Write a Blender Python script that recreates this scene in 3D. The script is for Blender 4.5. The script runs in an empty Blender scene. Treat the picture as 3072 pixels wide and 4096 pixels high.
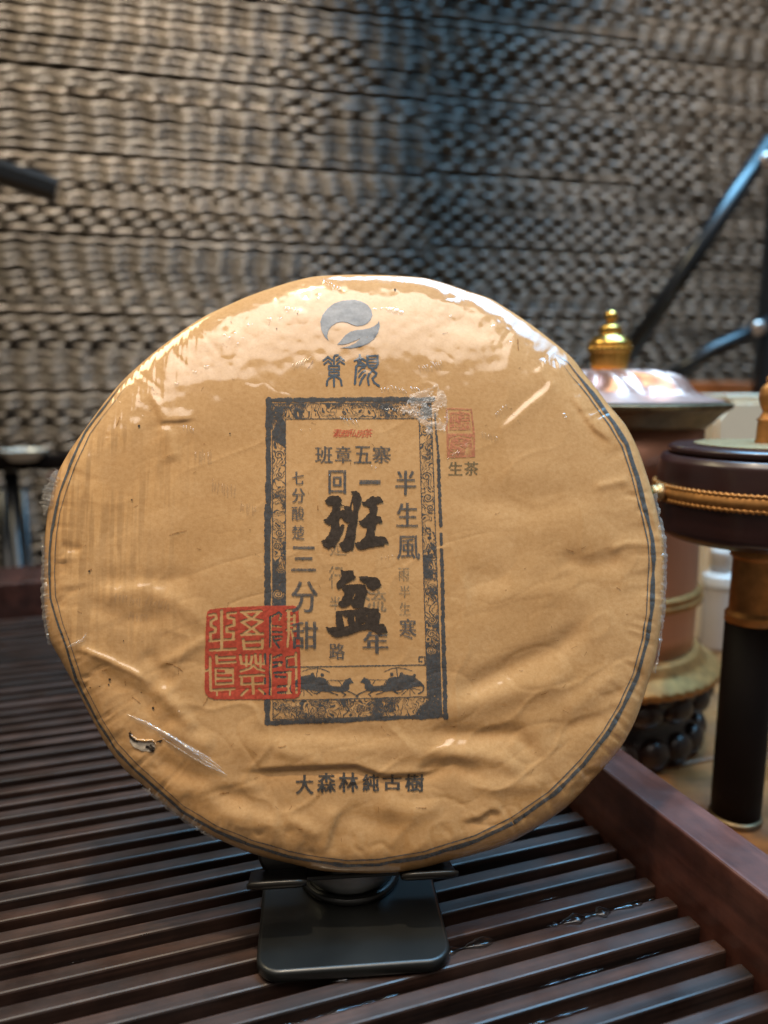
import bpy, bmesh, math, random
import numpy as np
from mathutils import Vector, Matrix

random.seed(7); RNG = np.random.default_rng(7)
C = bpy.context.scene.collection
sc = bpy.context.scene
R_ = math.radians

# ------------------------------------------------------------------ camera
CAM_Z, PITCH, FPX, CX, CY = 0.170, R_(9.5), 3076.0, 1536.0, 2048.0
cd = bpy.data.cameras.new('camera'); cam = bpy.data.objects.new('camera', cd); C.objects.link(cam)
cam.location = (0, 0, CAM_Z); cam.rotation_euler = (R_(90) - PITCH, 0, 0)
cd.sensor_fit = 'VERTICAL'; cd.sensor_height = 24.0; cd.lens = 24.0 * FPX / 4096.0
cd.clip_start = 0.01; cd.clip_end = 20
cd.dof.use_dof = True; cd.dof.focus_distance = 0.244; cd.dof.aperture_fstop = cd.lens / 3.9
sc.camera = cam
sc.view_settings.view_transform = 'Standard'; sc.view_settings.look = 'None'
sc.view_settings.exposure = 0.0; sc.view_settings.gamma = 1.0

# ------------------------------------------------------------------ light
w = bpy.data.worlds.new('World'); sc.world = w; w.use_nodes = True
bg = w.node_tree.nodes['Background']; bg.inputs[0].default_value = (0.80, 0.72, 0.62, 1); bg.inputs[1].default_value = 0.20

def aim(o, target):
    o.rotation_euler = (Vector(target) - o.location).to_track_quat('-Z', 'Y').to_euler()

def area(name, loc, target, sx, sy, energy, col):
    l = bpy.data.lights.new(name, 'AREA'); l.shape = 'RECTANGLE'; l.size = sx; l.size_y = sy
    l.energy = energy; l.color = col
    o = bpy.data.objects.new(name, l); C.objects.link(o); o.location = loc; aim(o, target); return o

def spot(name, loc, target, energy, col, size, blend=0.6, rad=0.03):
    l = bpy.data.lights.new(name, 'SPOT'); l.energy = energy; l.color = col; l.spot_size = R_(size)
    l.spot_blend = blend; l.shadow_soft_size = rad
    o = bpy.data.objects.new(name, l); C.objects.link(o); o.location = loc; aim(o, target); return o

area('ceiling_panel', (0.0, -0.56, 1.75), (0.0, -0.54, 0.0), 1.7, 0.95, 12.0, (1.0, 0.90, 0.79)).data.spread = R_(100)
area('window_light', (0.60, 0.53, 1.32), (0.57, 0.47, 0.0), 1.20, 0.70, 16.0, (0.25, 0.62, 1.0)).data.spread = R_(88)
area('lamp_left', (-0.86, 0.42, 1.30), (-0.30, 0.28, 0.20), 0.50, 0.36, 7.0, (1.0, 0.84, 0.52))
spot('downlight', (-0.14, 0.08, 1.55), (-0.02, 0.28, 0.25), 74.0, (1.0, 0.81, 0.57), 17, 1.0, 0.03)
spot('warm_fill_right', (0.30, 0.34, 1.40), (0.21, 0.42, 0.0), 18.0, (1.0, 0.72, 0.42), 19, 1.0, 0.03)  # added warm fill over the jar, offsets the blue of the window light
spot('wall_wash_left', (-0.12, 0.50, 1.15), (-0.28, 0.95, 0.52), 112.0, (1.0, 0.86, 0.68), 46, 1.0, 0.04)
spot('wall_wash_right', (0.60, 0.66, 1.20), (0.42, 1.12, 0.46), 56.0, (1.0, 0.85, 0.68), 42, 1.0, 0.04)

# ------------------------------------------------------------------ material helpers
def nt(name):
    m = bpy.data.materials.new(name); m.use_nodes = True
    return m, m.node_tree, m.node_tree.nodes['Principled BSDF']

def N(t, kind, **kw):
    n = t.nodes.new(kind)
    for k, v in kw.items():
        if k.startswith('i_'):
            key = k[2:]
            key = int(key) if key.isdigit() else key.replace('_', ' ')
            n.inputs[key].default_value = v
        else: setattr(n, k, v)
    return n

def ramp(t, src, stops):
    r = t.nodes.new('ShaderNodeValToRGB'); e = r.color_ramp.elements
    while len(e) < len(stops): e.new(0.5)
    for el, (p, c) in zip(e, stops): el.position = p; el.color = (*c, 1) if len(c) == 3 else c
    t.links.new(src, r.inputs[0]); return r

def simple(name, col, rough=0.5, metal=0.0, coat=0.0, noise=0.0, nscale=60.0, bump=0.0, stretch=(1, 1, 1), col2=None, spec=0.5, rvar=0.0):
    m, t, b = nt(name)
    b.inputs['Roughness'].default_value = rough; b.inputs['Metallic'].default_value = metal
    b.inputs['Coat Weight'].default_value = coat; b.inputs['Specular IOR Level'].default_value = spec
    b.inputs['Coat Roughness'].default_value = 0.12
    tc = N(t, 'ShaderNodeTexCoord'); mp = N(t, 'ShaderNodeMapping'); mp.inputs['Scale'].default_value = stretch
    t.links.new(tc.outputs['Object'], mp.inputs[0])
    nz = N(t, 'ShaderNodeTexNoise', i_Scale=nscale, i_Detail=5.0); t.links.new(mp.outputs[0], nz.inputs['Vector'])
    c2 = col2 or tuple(c * (1 - noise) for c in col)
    rp = ramp(t, nz.outputs['Fac'], [(0.3, c2), (0.7, col)]); t.links.new(rp.outputs[0], b.inputs['Base Color'])
    if bump:
        bp = N(t, 'ShaderNodeBump', i_Strength=bump, i_Distance=0.001); t.links.new(nz.outputs['Fac'], bp.inputs['Height'])
        t.links.new(bp.outputs[0], b.inputs['Normal'])
    if rvar:
        mr = N(t, 'ShaderNodeMapRange'); mr.inputs[3].default_value = rough - rvar; mr.inputs[4].default_value = rough + rvar
        n2 = N(t, 'ShaderNodeTexNoise', i_Scale=nscale * 0.37, i_Detail=4.0); t.links.new(tc.outputs['Object'], n2.inputs['Vector'])
        t.links.new(n2.outputs['Fac'], mr.inputs[0]); t.links.new(mr.outputs[0], b.inputs['Roughness'])
    return m

def film_coat(t, b):
    """clear shrink film over the paper: crinkled clear coat, with fine drawn lines on the left side"""
    tc = N(t, 'ShaderNodeTexCoord')
    sep = N(t, 'ShaderNodeSeparateXYZ'); t.links.new(tc.outputs['Object'], sep.inputs[0])
    # large soft blisters + crinkle
    n1 = N(t, 'ShaderNodeTexNoise', i_Scale=26.0, i_Detail=2.0, i_Distortion=0.6); t.links.new(tc.outputs['Object'], n1.inputs['Vector'])
    v1 = N(t, 'ShaderNodeTexVoronoi', i_Scale=240.0, feature='SMOOTH_F1'); t.links.new(tc.outputs['Object'], v1.inputs['Vector'])
    mp = N(t, 'ShaderNodeMapping'); mp.inputs['Rotation'].default_value = (0, 0, R_(8)); mp.inputs['Scale'].default_value = (420, 40, 60)
    t.links.new(tc.outputs['Object'], mp.inputs[0])
    n2 = N(t, 'ShaderNodeTexNoise', i_Scale=1.0, i_Detail=1.0); t.links.new(mp.outputs[0], n2.inputs['Vector'])
    # where the drawn lines are strong: left part of the face plus scattered patches
    mr = N(t, 'ShaderNodeMapRange'); mr.inputs[1].default_value = -0.030; mr.inputs[2].default_value = -0.068
    t.links.new(sep.outputs[0], mr.inputs[0])
    pn = N(t, 'ShaderNodeTexNoise', i_Scale=48.0, i_Detail=2.0); t.links.new(tc.outputs['Object'], pn.inputs['Vector'])
    pr = ramp(t, pn.outputs['Fac'], [(0.60, (0, 0, 0)), (0.68, (1, 1, 1))])
    mx = N(t, 'ShaderNodeMath', operation='MAXIMUM'); t.links.new(mr.outputs[0], mx.inputs[0]); t.links.new(pr.outputs[0], mx.inputs[1])
    ml = N(t, 'ShaderNodeMath', operation='MULTIPLY'); t.links.new(n2.outputs['Fac'], ml.inputs[0]); t.links.new(mx.outputs[0], ml.inputs[1])
    b1 = N(t, 'ShaderNodeBump', i_Strength=0.17, i_Distance=0.0012); t.links.new(n1.outputs['Fac'], b1.inputs['Height'])
    b2 = N(t, 'ShaderNodeBump', i_Strength=0.38, i_Distance=0.0006); t.links.new(v1.outputs['Distance'], b2.inputs['Height']); t.links.new(b1.outputs[0], b2.inputs['Normal'])
    b3 = N(t, 'ShaderNodeBump', i_Strength=0.40, i_Distance=0.0009); t.links.new(ml.outputs[0], b3.inputs['Height']); t.links.new(b2.outputs[0], b3.inputs['Normal'])
    t.links.new(b3.outputs[0], b.inputs['Coat Normal'])
    b.inputs['Coat Weight'].default_value = 0.9; b.inputs['Coat Roughness'].default_value = 0.11; b.inputs['Coat IOR'].default_value = 1.85

def paper_mat():
    m, t, b = nt('kraft_paper'); tc = N(t, 'ShaderNodeTexCoord')
    n1 = N(t, 'ShaderNodeTexNoise', i_Scale=700.0, i_Detail=6.0, i_Roughness=0.7); t.links.new(tc.outputs['Object'], n1.inputs['Vector'])
    n2 = N(t, 'ShaderNodeTexNoise', i_Scale=30.0, i_Detail=4.0); t.links.new(tc.outputs['Object'], n2.inputs['Vector'])
    r1 = ramp(t, n1.outputs['Fac'], [(0.28, (0.495, 0.272, 0.108)), (0.5, (0.563, 0.325, 0.138)), (0.72, (0.615, 0.370, 0.170))])
    r2 = ramp(t, n2.outputs['Fac'], [(0.3, (0.90, 0.87, 0.82)), (0.7, (1.0, 1.0, 1.0))])
    mx = N(t, 'ShaderNodeMix', data_type='RGBA', blend_type='MULTIPLY'); mx.inputs[0].default_value = 1.0
    t.links.new(r1.outputs[0], mx.inputs[6]); t.links.new(r2.outputs[0], mx.inputs[7]); t.links.new(mx.outputs[2], b.inputs['Base Color'])
    # where the shrink film clings the paper looks a little deeper: ragged patches; on the left also streaks of reflection painted into the colour
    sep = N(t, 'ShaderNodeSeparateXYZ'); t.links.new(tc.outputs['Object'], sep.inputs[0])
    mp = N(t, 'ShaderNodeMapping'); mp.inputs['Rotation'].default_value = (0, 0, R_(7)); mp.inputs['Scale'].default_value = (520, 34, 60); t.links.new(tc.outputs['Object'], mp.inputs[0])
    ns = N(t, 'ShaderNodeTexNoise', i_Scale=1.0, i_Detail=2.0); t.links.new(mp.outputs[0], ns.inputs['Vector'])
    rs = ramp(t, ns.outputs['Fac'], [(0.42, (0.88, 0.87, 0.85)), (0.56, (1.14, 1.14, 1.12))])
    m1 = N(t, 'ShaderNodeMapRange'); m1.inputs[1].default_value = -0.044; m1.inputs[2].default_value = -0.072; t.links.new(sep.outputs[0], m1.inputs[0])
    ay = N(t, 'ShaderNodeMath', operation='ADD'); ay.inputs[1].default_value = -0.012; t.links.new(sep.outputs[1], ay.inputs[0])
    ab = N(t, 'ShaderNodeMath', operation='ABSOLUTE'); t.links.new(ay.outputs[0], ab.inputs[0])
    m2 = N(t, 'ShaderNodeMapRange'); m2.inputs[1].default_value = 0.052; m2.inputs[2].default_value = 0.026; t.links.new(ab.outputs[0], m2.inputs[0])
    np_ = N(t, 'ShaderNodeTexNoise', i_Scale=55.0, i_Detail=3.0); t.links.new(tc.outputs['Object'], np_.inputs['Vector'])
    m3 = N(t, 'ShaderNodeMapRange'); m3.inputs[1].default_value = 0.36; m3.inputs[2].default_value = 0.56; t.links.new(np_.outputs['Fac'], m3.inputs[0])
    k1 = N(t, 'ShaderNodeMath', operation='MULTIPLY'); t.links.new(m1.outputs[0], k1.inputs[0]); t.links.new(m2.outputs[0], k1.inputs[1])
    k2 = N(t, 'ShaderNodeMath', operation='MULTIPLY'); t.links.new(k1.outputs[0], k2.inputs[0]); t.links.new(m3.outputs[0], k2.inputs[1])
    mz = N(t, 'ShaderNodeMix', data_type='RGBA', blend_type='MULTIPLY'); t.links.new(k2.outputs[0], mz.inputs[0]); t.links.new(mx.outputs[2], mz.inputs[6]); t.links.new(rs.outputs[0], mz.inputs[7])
    nc = N(t, 'ShaderNodeTexNoise', i_Scale=24.0, i_Detail=5.0, i_Roughness=0.6); t.links.new(tc.outputs['Object'], nc.inputs['Vector'])
    rc_ = ramp(t, nc.outputs['Fac'], [(0.515, (1, 1, 1)), (0.53, (0.93, 0.90, 0.84))])
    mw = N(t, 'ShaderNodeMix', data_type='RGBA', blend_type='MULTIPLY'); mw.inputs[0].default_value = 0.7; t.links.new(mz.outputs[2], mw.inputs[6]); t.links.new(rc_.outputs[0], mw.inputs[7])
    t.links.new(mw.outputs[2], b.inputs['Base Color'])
    bp = N(t, 'ShaderNodeBump', i_Strength=0.25, i_Distance=0.0003); t.links.new(n1.outputs['Fac'], bp.inputs['Height']); t.links.new(bp.outputs[0], b.inputs['Normal'])
    b.inputs['Roughness'].default_value = 0.75; b.inputs['Specular IOR Level'].default_value = 0.15
    film_coat(t, b); return m

def ink_mat(name, col, thin=0.0, var=0.25):
    """printed ink; thin > 0 lets the paper show through in worn flecks"""
    m, t, b = nt(name); tc = N(t, 'ShaderNodeTexCoord')
    n1 = N(t, 'ShaderNodeTexNoise', i_Scale=900.0, i_Detail=5.0); t.links.new(tc.outputs['Object'], n1.inputs['Vector'])
    r1 = ramp(t, n1.outputs['Fac'], [(0.3, tuple(c * (1 - var) for c in col)), (0.7, tuple(min(1, c * (1 + var) + 0.01) for c in col))])
    t.links.new(r1.outputs[0], b.inputs['Base Color'])
    b.inputs['Roughness'].default_value = 0.7; b.inputs['Specular IOR Level'].default_value = 0.15
    film_coat(t, b)
    if thin > 0:
        n3 = N(t, 'ShaderNodeTexNoise', i_Scale=1500.0, i_Detail=3.0); t.links.new(tc.outputs['Object'], n3.inputs['Vector'])
        rr = ramp(t, n3.outputs['Fac'], [(0.30, (1 - min(1, thin * 2.2),) * 3), (0.62, (1 - thin * 0.45,) * 3)])
        t.links.new(rr.outputs[0], b.inputs['Alpha'])
    return m

def film_mat(name, white=0.10, tint=(1, 1, 1), gloss=0.07, rough=0.10, bump=0.8):
    m = bpy.data.materials.new(name); m.use_nodes = True; t = m.node_tree; t.nodes.clear()
    out = N(t, 'ShaderNodeOutputMaterial'); tr = N(t, 'ShaderNodeBsdfTransparent'); tr.inputs[0].default_value = (*tint, 1)
    gl = N(t, 'ShaderNodeBsdfGlossy', i_Roughness=rough); df = N(t, 'ShaderNodeBsdfDiffuse'); df.inputs[0].default_value = (0.92, 0.90, 0.86, 1)
    tl = N(t, 'ShaderNodeBsdfTranslucent'); tl.inputs[0].default_value = (0.92, 0.90, 0.86, 1)
    md = N(t, 'ShaderNodeMixShader'); md.inputs[0].default_value = 0.5; t.links.new(df.outputs[0], md.inputs[1]); t.links.new(tl.outputs[0], md.inputs[2])
    tc = N(t, 'ShaderNodeTexCoord'); nz = N(t, 'ShaderNodeTexNoise', i_Scale=320.0, i_Detail=4.0); t.links.new(tc.outputs['Object'], nz.inputs['Vector'])
    bp = N(t, 'ShaderNodeBump', i_Strength=bump, i_Distance=0.001); t.links.new(nz.outputs['Fac'], bp.inputs['Height']); t.links.new(bp.outputs[0], gl.inputs['Normal'])
    m1 = N(t, 'ShaderNodeMixShader'); m1.inputs[0].default_value = white; t.links.new(tr.outputs[0], m1.inputs[1]); t.links.new(md.outputs[0], m1.inputs[2])
    m2 = N(t, 'ShaderNodeMixShader'); m2.inputs[0].default_value = gloss; t.links.new(m1.outputs[0], m2.inputs[1]); t.links.new(gl.outputs[0], m2.inputs[2])
    t.links.new(m2.outputs[0], out.inputs[0]); return m

M = {}
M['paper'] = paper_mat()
M['ink_blue'] = ink_mat('slate_ink', (0.060, 0.066, 0.074), 0.22)
M['ink_border'] = ink_mat('border_ink', (0.050, 0.054, 0.060), 0.14)
M['ink_logo'] = ink_mat('slate_blue_ink', (0.060, 0.085, 0.115), 0.06)
M['ink_faint'] = ink_mat('faded_ink', (0.20, 0.155, 0.10), 0.40)
M['ink_dark'] = ink_mat('charcoal_ink', (0.040, 0.042, 0.044), 0.12)
M['ink_tea'] = ink_mat('olive_ink', (0.14, 0.10, 0.045), 0.2)
M['ink_brush'] = ink_mat('brush_ink', (0.030, 0.017, 0.009), 0.02)
M['ink_red'] = ink_mat('red_seal_ink', (0.42, 0.048, 0.020), 0.06)
M['ink_script'] = ink_mat('red_script_ink', (0.52, 0.075, 0.035), 0.10)
M['ink_pink'] = ink_mat('faded_red_ink', (0.52, 0.175, 0.095), 0.40)
M['ink_ring'] = ink_mat('ring_ink', (0.055, 0.072, 0.085), 0.15)
M['fibre'] = ink_mat('fibre_brown', (0.30, 0.14, 0.04), 0.5)
M['speck'] = simple('tea_speck', (0.03, 0.018, 0.010), 0.8, noise=0.5, nscale=900, bump=0.5)
M['tissue'] = simple('inner_tissue', (0.58, 0.50, 0.40), 0.7, noise=0.25, nscale=500, bump=0.4)
M['film'] = film_mat('loose_film', 0.20, gloss=0.12)
M['film_clear'] = film_mat('clear_film', 0.0, gloss=0.13, rough=0.035, bump=0.1)
M['painted_glare'] = film_mat('painted_glare_film', 0.16, (1.0, 0.99, 0.96), 0.12, 0.38, 1.0)  # diffuse white in the mix paints glare on the wrapping film
M['film_white'] = film_mat('creased_film', 0.20, gloss=0.10)

def wood(name, c1, c2, rough, coat, scale=(6, 90, 90)):
    m, t, b = nt(name); tc = N(t, 'ShaderNodeTexCoord'); oi = N(t, 'ShaderNodeObjectInfo')
    ad = N(t, 'ShaderNodeVectorMath', operation='ADD'); t.links.new(tc.outputs['Object'], ad.inputs[0])
    sc_ = N(t, 'ShaderNodeMath', operation='MULTIPLY'); sc_.inputs[1].default_value = 5.0; t.links.new(oi.outputs['Random'], sc_.inputs[0]); t.links.new(sc_.outputs[0], ad.inputs[1])
    mp = N(t, 'ShaderNodeMapping'); mp.inputs['Scale'].default_value = scale; t.links.new(ad.outputs[0], mp.inputs[0])
    nz = N(t, 'ShaderNodeTexNoise', i_Scale=1.0, i_Detail=6.0, i_Distortion=0.4); t.links.new(mp.outputs[0], nz.inputs['Vector'])
    rp = ramp(t, nz.outputs['Fac'], [(0.30, c1), (0.72, c2)])
    # per-piece tone
    mr = N(t, 'ShaderNodeMapRange'); mr.inputs[3].default_value = 0.78; mr.inputs[4].default_value = 1.22; t.links.new(oi.outputs['Random'], mr.inputs[0])
    mx = N(t, 'ShaderNodeVectorMath', operation='SCALE'); t.links.new(rp.outputs[0], mx.inputs[0]); t.links.new(mr.outputs[0], mx.inputs['Scale'])
    bl = N(t, 'ShaderNodeTexNoise', i_Scale=55.0, i_Detail=6.0, i_Roughness=0.65); t.links.new(ad.outputs[0], bl.inputs['Vector']); rb = ramp(t, bl.outputs['Fac'], [(0.36, (0.62, 0.60, 0.60)), (0.62, (1.22, 1.2, 1.2))])
    mb = N(t, 'ShaderNodeMix', data_type='RGBA', blend_type='MULTIPLY'); mb.inputs[0].default_value = 1.0; t.links.new(mx.outputs[0], mb.inputs[6]); t.links.new(rb.outputs[0], mb.inputs[7]); t.links.new(mb.outputs[2], b.inputs['Base Color'])
    st = N(t, 'ShaderNodeTexNoise', i_Scale=38.0, i_Detail=5.0); t.links.new(ad.outputs[0], st.inputs['Vector'])
    rr = N(t, 'ShaderNodeMapRange'); rr.inputs[1].default_value = 0.35; rr.inputs[2].default_value = 0.65
    rr.inputs[3].default_value = max(0.05, rough - 0.14); rr.inputs[4].default_value = rough + 0.14; t.links.new(st.outputs['Fac'], rr.inputs[0])
    t.links.new(rr.outputs[0], b.inputs['Roughness'])
    bp = N(t, 'ShaderNodeBump', i_Strength=0.35, i_Distance=0.0004); t.links.new(nz.outputs['Fac'], bp.inputs['Height']); t.links.new(bp.outputs[0], b.inputs['Normal'])
    b.inputs['Coat Weight'].default_value = coat; b.inputs['Coat Roughness'].default_value = 0.2
    return m

M['slat'] = wood('dark_slat_wood', (0.008, 0.0042, 0.0032), (0.062, 0.031, 0.022), 0.48, 0.06, (9, 260, 260))
M['rail'] = wood('red_brown_rail_wood', (0.042, 0.015, 0.011), (0.105, 0.038, 0.027), 0.45, 0.1, (160, 7, 160))
M['table'] = wood('orange_table_wood', (0.15, 0.060, 0.016), (0.26, 0.11, 0.034), 0.4, 0.2)
M['seat'] = wood('orange_seat_wood', (0.38, 0.095, 0.020), (0.52, 0.15, 0.035), 0.45, 0.1)
M['drumwood'] = simple('plum_brown_wood', (0.036, 0.014, 0.014), 0.34, noise=0.35, nscale=40, stretch=(1, 1, 6), coat=0.25)
M['postwood'] = simple('black_brown_wood', (0.007, 0.004, 0.0035), 0.6, noise=0.4, nscale=50, spec=0.12)
M['carved'] = simple('carved_dark_wood', (0.024, 0.011, 0.008), 0.36, noise=0.4, nscale=60, coat=0.12)
M['gold'] = simple('polished_gold', (0.80, 0.50, 0.13), 0.22, metal=1.0, noise=0.12, nscale=160)
M['brass'] = simple('aged_brass', (0.50, 0.24, 0.075), 0.52, metal=0.7, noise=0.4, nscale=220, bump=0.25)
M['palebrass'] = simple('pale_embossed_brass', (0.60, 0.43, 0.23), 0.45, metal=0.9, noise=0.35, nscale=500, bump=0.7)
M['copper'] = simple('rubbed_copper', (0.62, 0.32, 0.23), 0.42, metal=0.95, noise=0.22, nscale=45, bump=0.10, stretch=(1, 1, 0.25), rvar=0.08)
M['pinkcopper'] = simple('bright_copper', (0.66, 0.40, 0.33), 0.40, metal=0.85, noise=0.15, nscale=120)
M['bronze'] = simple('dark_bronze', (0.24, 0.18, 0.11), 0.45, metal=1.0, noise=0.4, nscale=150, bump=0.2)
M['gem'] = simple('green_glass_gem', (0.01, 0.20, 0.13), 0.1, coat=1.0)
M['gemdark'] = simple('dark_silver_gem', (0.16, 0.16, 0.18), 0.25, metal=0.7, noise=0.6, nscale=500)
M['blackmetal'] = simple('black_painted_metal', (0.012, 0.014, 0.017), 0.30, noise=0.3, nscale=200, coat=0.3)
M['standmetal'] = simple('charcoal_stand_metal', (0.012, 0.0125, 0.0115), 0.36, noise=0.55, nscale=55, coat=0.10, rvar=0.12)
M['stemmetal'] = simple('dark_chrome', (0.34, 0.35, 0.35), 0.26, metal=1.0, noise=0.2, nscale=60)
M['lipmetal'] = simple('olive_black_metal', (0.034, 0.030, 0.025), 0.33, metal=0.6, noise=0.35, nscale=110)
M['bolt'] = simple('pale_bolt_head', (0.62, 0.50, 0.44), 0.3, metal=0.9)
M['white'] = simple('white_plastic', (0.72, 0.71, 0.70), 0.4, noise=0.06)
M['frost'] = simple('frosted_plastic', (0.50, 0.44, 0.40), 0.55, noise=0.1)
M['cream'] = simple('cream_enamel', (0.90, 0.74, 0.54), 0.5, noise=0.08, nscale=30)
M['glint_white'] = simple('glint_white_glaze', (0.86, 0.82, 0.72), 0.12, coat=1.0)  # white that stands in for bright glints on the chair rail
M['floor'] = simple('dim_floor', (0.06, 0.04, 0.03), 0.6, noise=0.4, nscale=5)

def rattan():
    m, t, b = nt('lacquered_rattan'); tc = N(t, 'ShaderNodeTexCoord'); oi = N(t, 'ShaderNodeObjectInfo')
    mp = N(t, 'ShaderNodeMapping'); mp.inputs['Scale'].default_value = (14, 300, 300); t.links.new(tc.outputs['Object'], mp.inputs[0])
    nz = N(t, 'ShaderNodeTexNoise', i_Scale=1.0, i_Detail=4.0); t.links.new(mp.outputs[0], nz.inputs['Vector'])
    rp = ramp(t, nz.outputs['Fac'], [(0.3, (0.070, 0.055, 0.042)), (0.7, (0.145, 0.119, 0.094))])
    mr = N(t, 'ShaderNodeMapRange'); mr.inputs[3].default_value = 0.65; mr.inputs[4].default_value = 1.3; t.links.new(oi.outputs['Random'], mr.inputs[0])
    mx = N(t, 'ShaderNodeVectorMath', operation='SCALE'); t.links.new(rp.outputs[0], mx.inputs[0]); t.links.new(mr.outputs[0], mx.inputs['Scale'])
    t.links.new(mx.outputs[0], b.inputs['Base Color'])
    b.inputs['Roughness'].default_value = 0.42; b.inputs['Specular IOR Level'].default_value = 0.6
    return m
M['rattan'] = rattan()
M['wallback'] = simple('dark_wall_board', (0.020, 0.016, 0.013), 0.9)  # plain near-black brown for the backing board and the drip pan

# ------------------------------------------------------------------ object helpers
def link(name, me, mat=None, parent=None):
    o = bpy.data.objects.new(name, me); C.objects.link(o)
    if mat is not None and not me.materials: me.materials.append(mat)
    if parent is not None: o.parent = parent
    return o

def tag(o, label=None, cat=None, group=None, kind=None):
    if label: o['label'] = label
    if cat: o['category'] = cat
    if group: o['group'] = group
    if kind: o['kind'] = kind
    return o

def thing(name, label, cat, loc=(0, 0, 0), rotz=0.0, group=None):
    o = bpy.data.objects.new(name, None); C.objects.link(o); o.location = loc; o.rotation_euler = (0, 0, rotz)
    o.empty_display_size = 0.02
    return tag(o, label, cat, group)

def mesh_np(name, V, F, smooth=True):
    me = bpy.data.meshes.new(name); V = np.asarray(V, dtype=np.float32); F = np.asarray(F, dtype=np.int32)
    k = F.shape[1]
    me.vertices.add(len(V)); me.vertices.foreach_set('co', V.ravel())
    me.loops.add(F.size); me.loops.foreach_set('vertex_index', F.ravel())
    me.polygons.add(len(F)); me.polygons.foreach_set('loop_start', np.arange(0, F.size, k, dtype=np.int32))
    me.polygons.foreach_set('loop_total', np.full(len(F), k, dtype=np.int32))
    me.polygons.foreach_set('use_smooth', np.full(len(F), smooth, dtype=bool))
    me.update(calc_edges=True); me.validate(); return me

def grid_faces(nu, nv, wrap_v=True):
    """faces of nu rings with nv points each"""
    i = np.arange(nu - 1)[:, None]; j = np.arange(nv if wrap_v else nv - 1)[None, :]
    a = i * nv + j; b = i * nv + (j + 1) % nv; c = (i + 1) * nv + (j + 1) % nv; d = (i + 1) * nv + j
    return np.stack([a, b, c, d], -1).reshape(-1, 4)

def lathe(name, prof, mat, parent=None, n=64, mod=None, loc=(0, 0, 0), rot=None, cap=True):
    """profile [(r,z)] turned round z, listed bottom to top; mod(theta, z, r) -> r"""
    prof = np.array(prof, float); th = np.linspace(0, 2 * np.pi, n, endpoint=False)
    r = np.repeat(prof[:, :1], n, 1); z = np.repeat(prof[:, 1:2], n, 1); T = np.repeat(th[None], len(prof), 0)
    if mod: r = mod(T, z, r)
    V = np.stack([r * np.cos(T), r * np.sin(T), z], -1).reshape(-1, 3)
    me = mesh_np(name, V, grid_faces(len(prof), n))
    if cap:
        bm = bmesh.new(); bm.from_mesh(me); bm.verts.ensure_lookup_table()
        for k in (0, len(prof) - 1):
            if prof[k, 0] > 1e-5:
                ring = [bm.verts[k * n + q] for q in range(n)]
                f = bm.faces.new(ring if k else ring[::-1]); f.smooth = False
        bmesh.ops.remove_doubles(bm, verts=bm.verts, dist=1e-7)
        bmesh.ops.recalc_face_normals(bm, faces=bm.faces); bm.to_mesh(me); bm.free()
    o = link(name, me, mat, parent); o.location = loc
    if rot: o.rotation_euler = rot
    return o

def soft(points, r=0.15, steps=4):
    """round the corners of an open (r,z) profile"""
    P = [np.array(p, float) for p in points]; out = [P[0]]
    for a, b, c in zip(P[:-2], P[1:-1], P[2:]):
        d = min(np.linalg.norm(b - a), np.linalg.norm(c - b)) * r
        p = b + (a - b) / (np.linalg.norm(a - b) + 1e-12) * d; q = b + (c - b) / (np.linalg.norm(c - b) + 1e-12) * d
        for s in np.linspace(0, 1, steps): out.append((1 - s) ** 2 * p + 2 * s * (1 - s) * b + s * s * q)
    out.append(P[-1]); return [tuple(p) for p in out]

def box_mesh(name, lo, hi, bevel=0.0, seg=2):
    bm = bmesh.new(); bmesh.ops.create_cube(bm, size=1.0)
    lo = Vector(lo); hi = Vector(hi)
    for v in bm.verts: v.co = Vector([lo[k] + (v.co[k] + 0.5) * (hi[k] - lo[k]) for k in range(3)])
    if bevel: bmesh.ops.bevel(bm, geom=bm.edges[:], offset=bevel, segments=seg, affect='EDGES', profile=0.5)
    for f in bm.faces: f.smooth = False
    me = bpy.data.meshes.new(name); bm.to_mesh(me); bm.free(); return me

def rounded_plate(name, hx, hy, z0, z1, rad, bevel, taper=1.0):
    """rounded rectangle slab, with softened top and bottom edges"""
    pts = []
    for cx, cy, a0 in ((hx - rad, hy - rad, 0), (-hx + rad, hy - rad, 90), (-hx + rad, -hy + rad, 180), (hx - rad, -hy + rad, 270)):
        for k in range(9):
            a = R_(a0 + 90 * k / 8); pts.append((cx + rad * math.cos(a), cy + rad * math.sin(a)))
    P = np.array(pts); n = len(P); rings = []
    nrm = np.roll(P, -1, 0) - np.roll(P, 1, 0); nrm = np.stack([nrm[:, 1], -nrm[:, 0]], 1); nrm /= np.linalg.norm(nrm, axis=1)[:, None]
    for a in np.linspace(-90, 0, 5): rings.append((bevel * (math.cos(R_(a)) - 1), z0 + bevel * (1 + math.sin(R_(a)))))
    for a in np.linspace(0, 90, 5): rings.append((bevel * (math.cos(R_(a)) - 1), z1 - bevel * (1 - math.sin(R_(a)))))
    V = np.concatenate([np.c_[P + nrm * off, np.full(n, z)] for off, z in rings])
    me = mesh_np(name, V, grid_faces(len(rings), n))
    bm = bmesh.new(); bm.from_mesh(me); bm.verts.ensure_lookup_table()
    k = len(rings) - 1
    bm.faces.new([bm.verts[k * n + q] for q in range(n)]); bm.faces.new([bm.verts[q] for q in range(n)][::-1])
    bm.to_mesh(me); bm.free(); return me

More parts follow.
